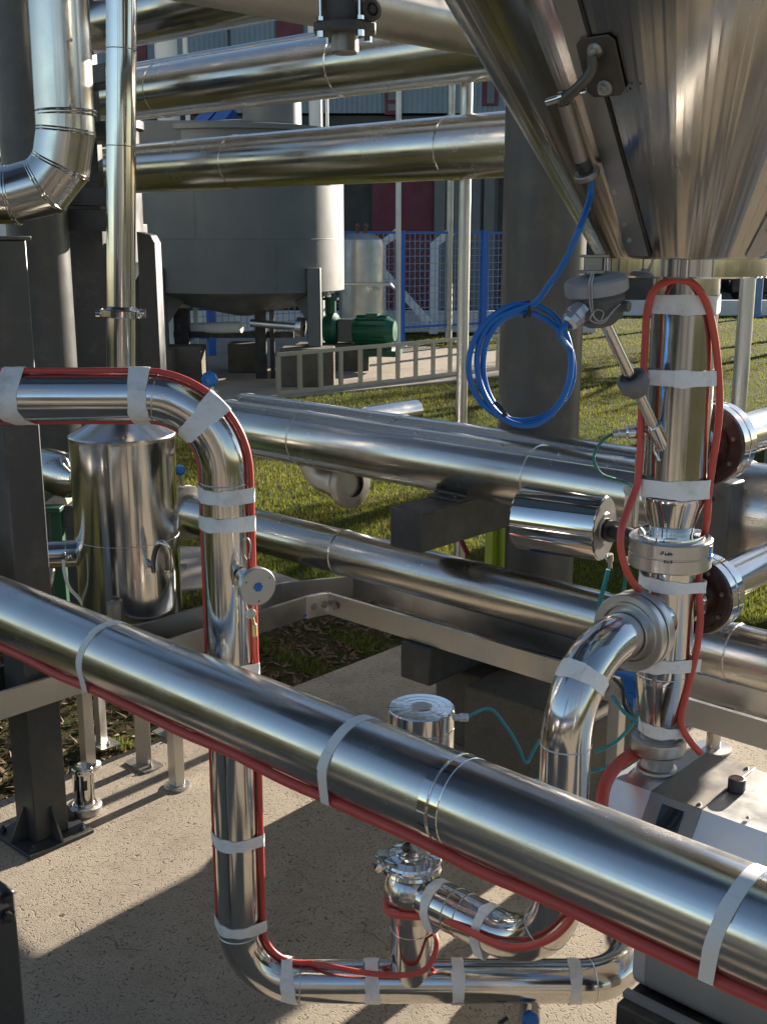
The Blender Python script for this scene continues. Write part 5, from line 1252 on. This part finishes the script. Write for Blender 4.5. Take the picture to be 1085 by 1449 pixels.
for y_ in (-1.8, 0, 1.8): m = MB(); m.box(q + V((0, y_, -.14)), 4.2, .06, .12); m.build('beam', M['paint_anthracite'], t)
for x_, y_, r_, h_, lab in ((-2.6, -1.6, .14, 6, 'dark round column added behind the viewpoint for reflections, first of four'), (-.9, -3.2, .16, 6, 'dark round column added behind the viewpoint for reflections, second of four'), (.9, -2.3, .12, 6, 'dark round column added behind the viewpoint for reflections, third of four'), (2.6, -2.8, .16, 6, 'dark round column added behind the viewpoint for reflections, fourth of four')):  # columns added behind the camera as dark stripes in the pipe reflections
    t = thing('rack_column', lab, 'column', V((x_, y_, 0))); m = MB(); m.tube([V((x_, y_, 0)), V((x_, y_, h_))], r_, 32); m.build('shaft', M['paint_anthracite'], t)
    m = MB(); m.disc((x_, y_, 0), Z, r_ * 1.6, .02, 32); m.build('base_plate', M['paint_anthracite'], t)
t = thing('reflected_building', 'unseen low dark building added behind the viewpoint for reflections', 'building', V((-4, -9, 0)))  # added behind the camera to darken what the pipes mirror
m = MB(); m.box(V((-5, -10, 1.7)), 9, 2, 1.7); m.build('wall', M['paint_grey'], t)
m = MB(); m.box(V((-5, -10, 3.5)), 9.2, 2.2, .1); m.build('roof', M['paint_anthracite'], t)
for x_ in (-11, -7, -3, 1): m = MB(); m.box(V((x_, -7.98, 1.3)), 1.0, .03, 1.2); m.build('door', M['wall_dark'], t)
sd_, nd_ = V((math.sin(R(40.6)), math.cos(R(40.6)), 0)), V((math.cos(R(40.6)), -math.sin(R(40.6)), 0))
q = V((-.2275, 4.035, 0)) + nd_ * -1.02 + sd_ * 11.2  # unseen box added towards the sun to shade ground behind the pipes
t = thing('shade_cabin', 'unseen grey cabin added beyond the right edge of the pad to shade the ground', 'cabin', q)
m = MB(); m.box(q + Z * 1.26, .86, 1.2, 1.26, nd_, sd_); m.build('wall', M['paint_tank'], t, bev=.01)
m = MB(); m.box(q + Z * 2.59, .90, 1.25, .07, nd_, sd_); m.build('roof', M['paint_anthracite'], t, bev=.01)
m = MB(); m.box(q - sd_ * 1.21 + Z * 1.05, .4, .02, 1.0, nd_, sd_); m.build('door', M['paint_grey'], t)
def tree(uu, vv, h, cr, n, lab):  # unseen trees placed to shade the soil and streak the lawn
    c = V1 * uu + V2 * vv; c = V((c.x, c.y, 0)); t = thing('tree', lab, 'tree', c, 'unseen shade trees to the right of the lawn')
    m = MB(); top = c + Z * (h - cr * .6); m.tube(smooth([c, c + V((.08, -.05, h * .25)), c + V((-.05, .08, h * .5)), top], 5), [.16 - .007 * k for k in range(16)], 10)
    rnd = random.Random(int(uu * 77 + vv))
    for k in range(9):
        a = k * 2.4; b = c + Z * (h * (.35 + .05 * k)); m.tube(smooth([b, b + V((math.cos(a), math.sin(a), .5)) * cr * .5, b + V((math.cos(a), math.sin(a), .8)) * cr * .85], 4), [.06 - .005 * j for j in range(9)], 6)
    m.build('trunk', M['leaf_brown'], t)
    m = MB(); cl = [(c + Z * h * .72 + V((rnd.gauss(0, cr * .45), rnd.gauss(0, cr * .45), rnd.gauss(0, cr * .5))), cr * rnd.uniform(.2, .42)) for k in range(22)]
    for k in range(n):
        q, r_ = rnd.choice(cl); p = q + V((rnd.gauss(0, 1), rnd.gauss(0, 1), rnd.gauss(0, 1))).normalized() * (r_ * rnd.random() ** .4)
        a = V((rnd.gauss(0, 1), rnd.gauss(0, 1), rnd.gauss(0, 1))).normalized(); b = a.orthogonal().normalized(); s_ = rnd.uniform(.05, .1)
        m.add([p - a * s_, p + b * s_ * .5, p + a * s_, p - b * s_ * .5], [(0, 1, 2, 3)])
    m.build('crown', M['grass_blade'], t)
tree(-6.4, 17.5, 5.2, 1.3, 6500, 'unseen leafy tree nearest the pad, placed for its shade'); tree(-10.9, 31, 6.5, 1.6, 2600, 'unseen leafy tree at the middle of the lawn edge, placed for its shade'); tree(-9.6, 27, 7.0, 1.6, 2600, 'unseen leafy tree at the far end of the lawn edge, placed for its shade')

for nm, gr in (('red_hose', 'red heating hoses'), ('air_tube', 'thin air tubes'), ('steel_pole', 'thin upright steel poles'), ('clad_pipe', 'steel clad pipes'), ('thin_pipe', 'thin tubes on the rack'), ('electric_lead', 'loose electric leads'),
               ('tray_cable', 'cables in the tray'), ('yard_pole', 'thin poles in the yard'), ('vent_stack', 'vent stacks behind the tank'), ('feed_pipe', 'pipes entering the small vessel'), ('hand_valve', 'blue hand valves'), ('marker_post', 'yellow green marker bars'), ('rack_column', 'dark round rack columns')):
    for o in COL.objects:
        if o.parent is None and o.name.split('.')[0] == nm and 'group' not in o: o['group'] = gr
# ------------------------------------------------------------------ light, sky, camera
AZ, EL = R(40.6), R(15.2)
w = bpy.data.worlds.new('World'); sc.world = w; w.use_nodes = True
sky = w.node_tree.nodes.new('ShaderNodeTexSky'); sky.sky_type = 'NISHITA'; sky.sun_disc = False; sky.sun_elevation = EL; sky.sun_rotation = AZ; sky.air_density = .9; sky.dust_density = .25
bg = w.node_tree.nodes['Background']; bg.inputs[1].default_value = .050; w.node_tree.links.new(sky.outputs[0], bg.inputs[0])
su = bpy.data.lights.new('Sun', 'SUN'); su.energy = 5.0; su.angle = R(.5); su.color = (1.0, .885, .75)
so = bpy.data.objects.new('Sun', su); COL.objects.link(so); so.location = (6, 8, 9)
sdv = V((math.sin(AZ) * math.cos(EL), math.cos(AZ) * math.cos(EL), math.sin(EL))); so.rotation_euler = (-sdv).to_track_quat('-Z', 'Y').to_euler()
cd = bpy.data.cameras.new('Camera'); co = bpy.data.objects.new('Camera', cd); COL.objects.link(co); sc.camera = co
cd.sensor_fit = 'VERTICAL'; cd.sensor_height = 36; cd.lens = 36 * F / 1449; cd.clip_end = 600; cd.clip_start = .05
co.location = CAM; co.rotation_euler = (math.pi / 2 - TH, 0, 0)
sc.view_settings.view_transform = 'Standard'; sc.view_settings.look = 'None'; sc.view_settings.gamma = 1; sc.view_settings.exposure = 1.85
sc.cycles.max_bounces = 8; sc.cycles.glossy_bounces = 6; sc.cycles.sample_clamp_indirect = 4.0
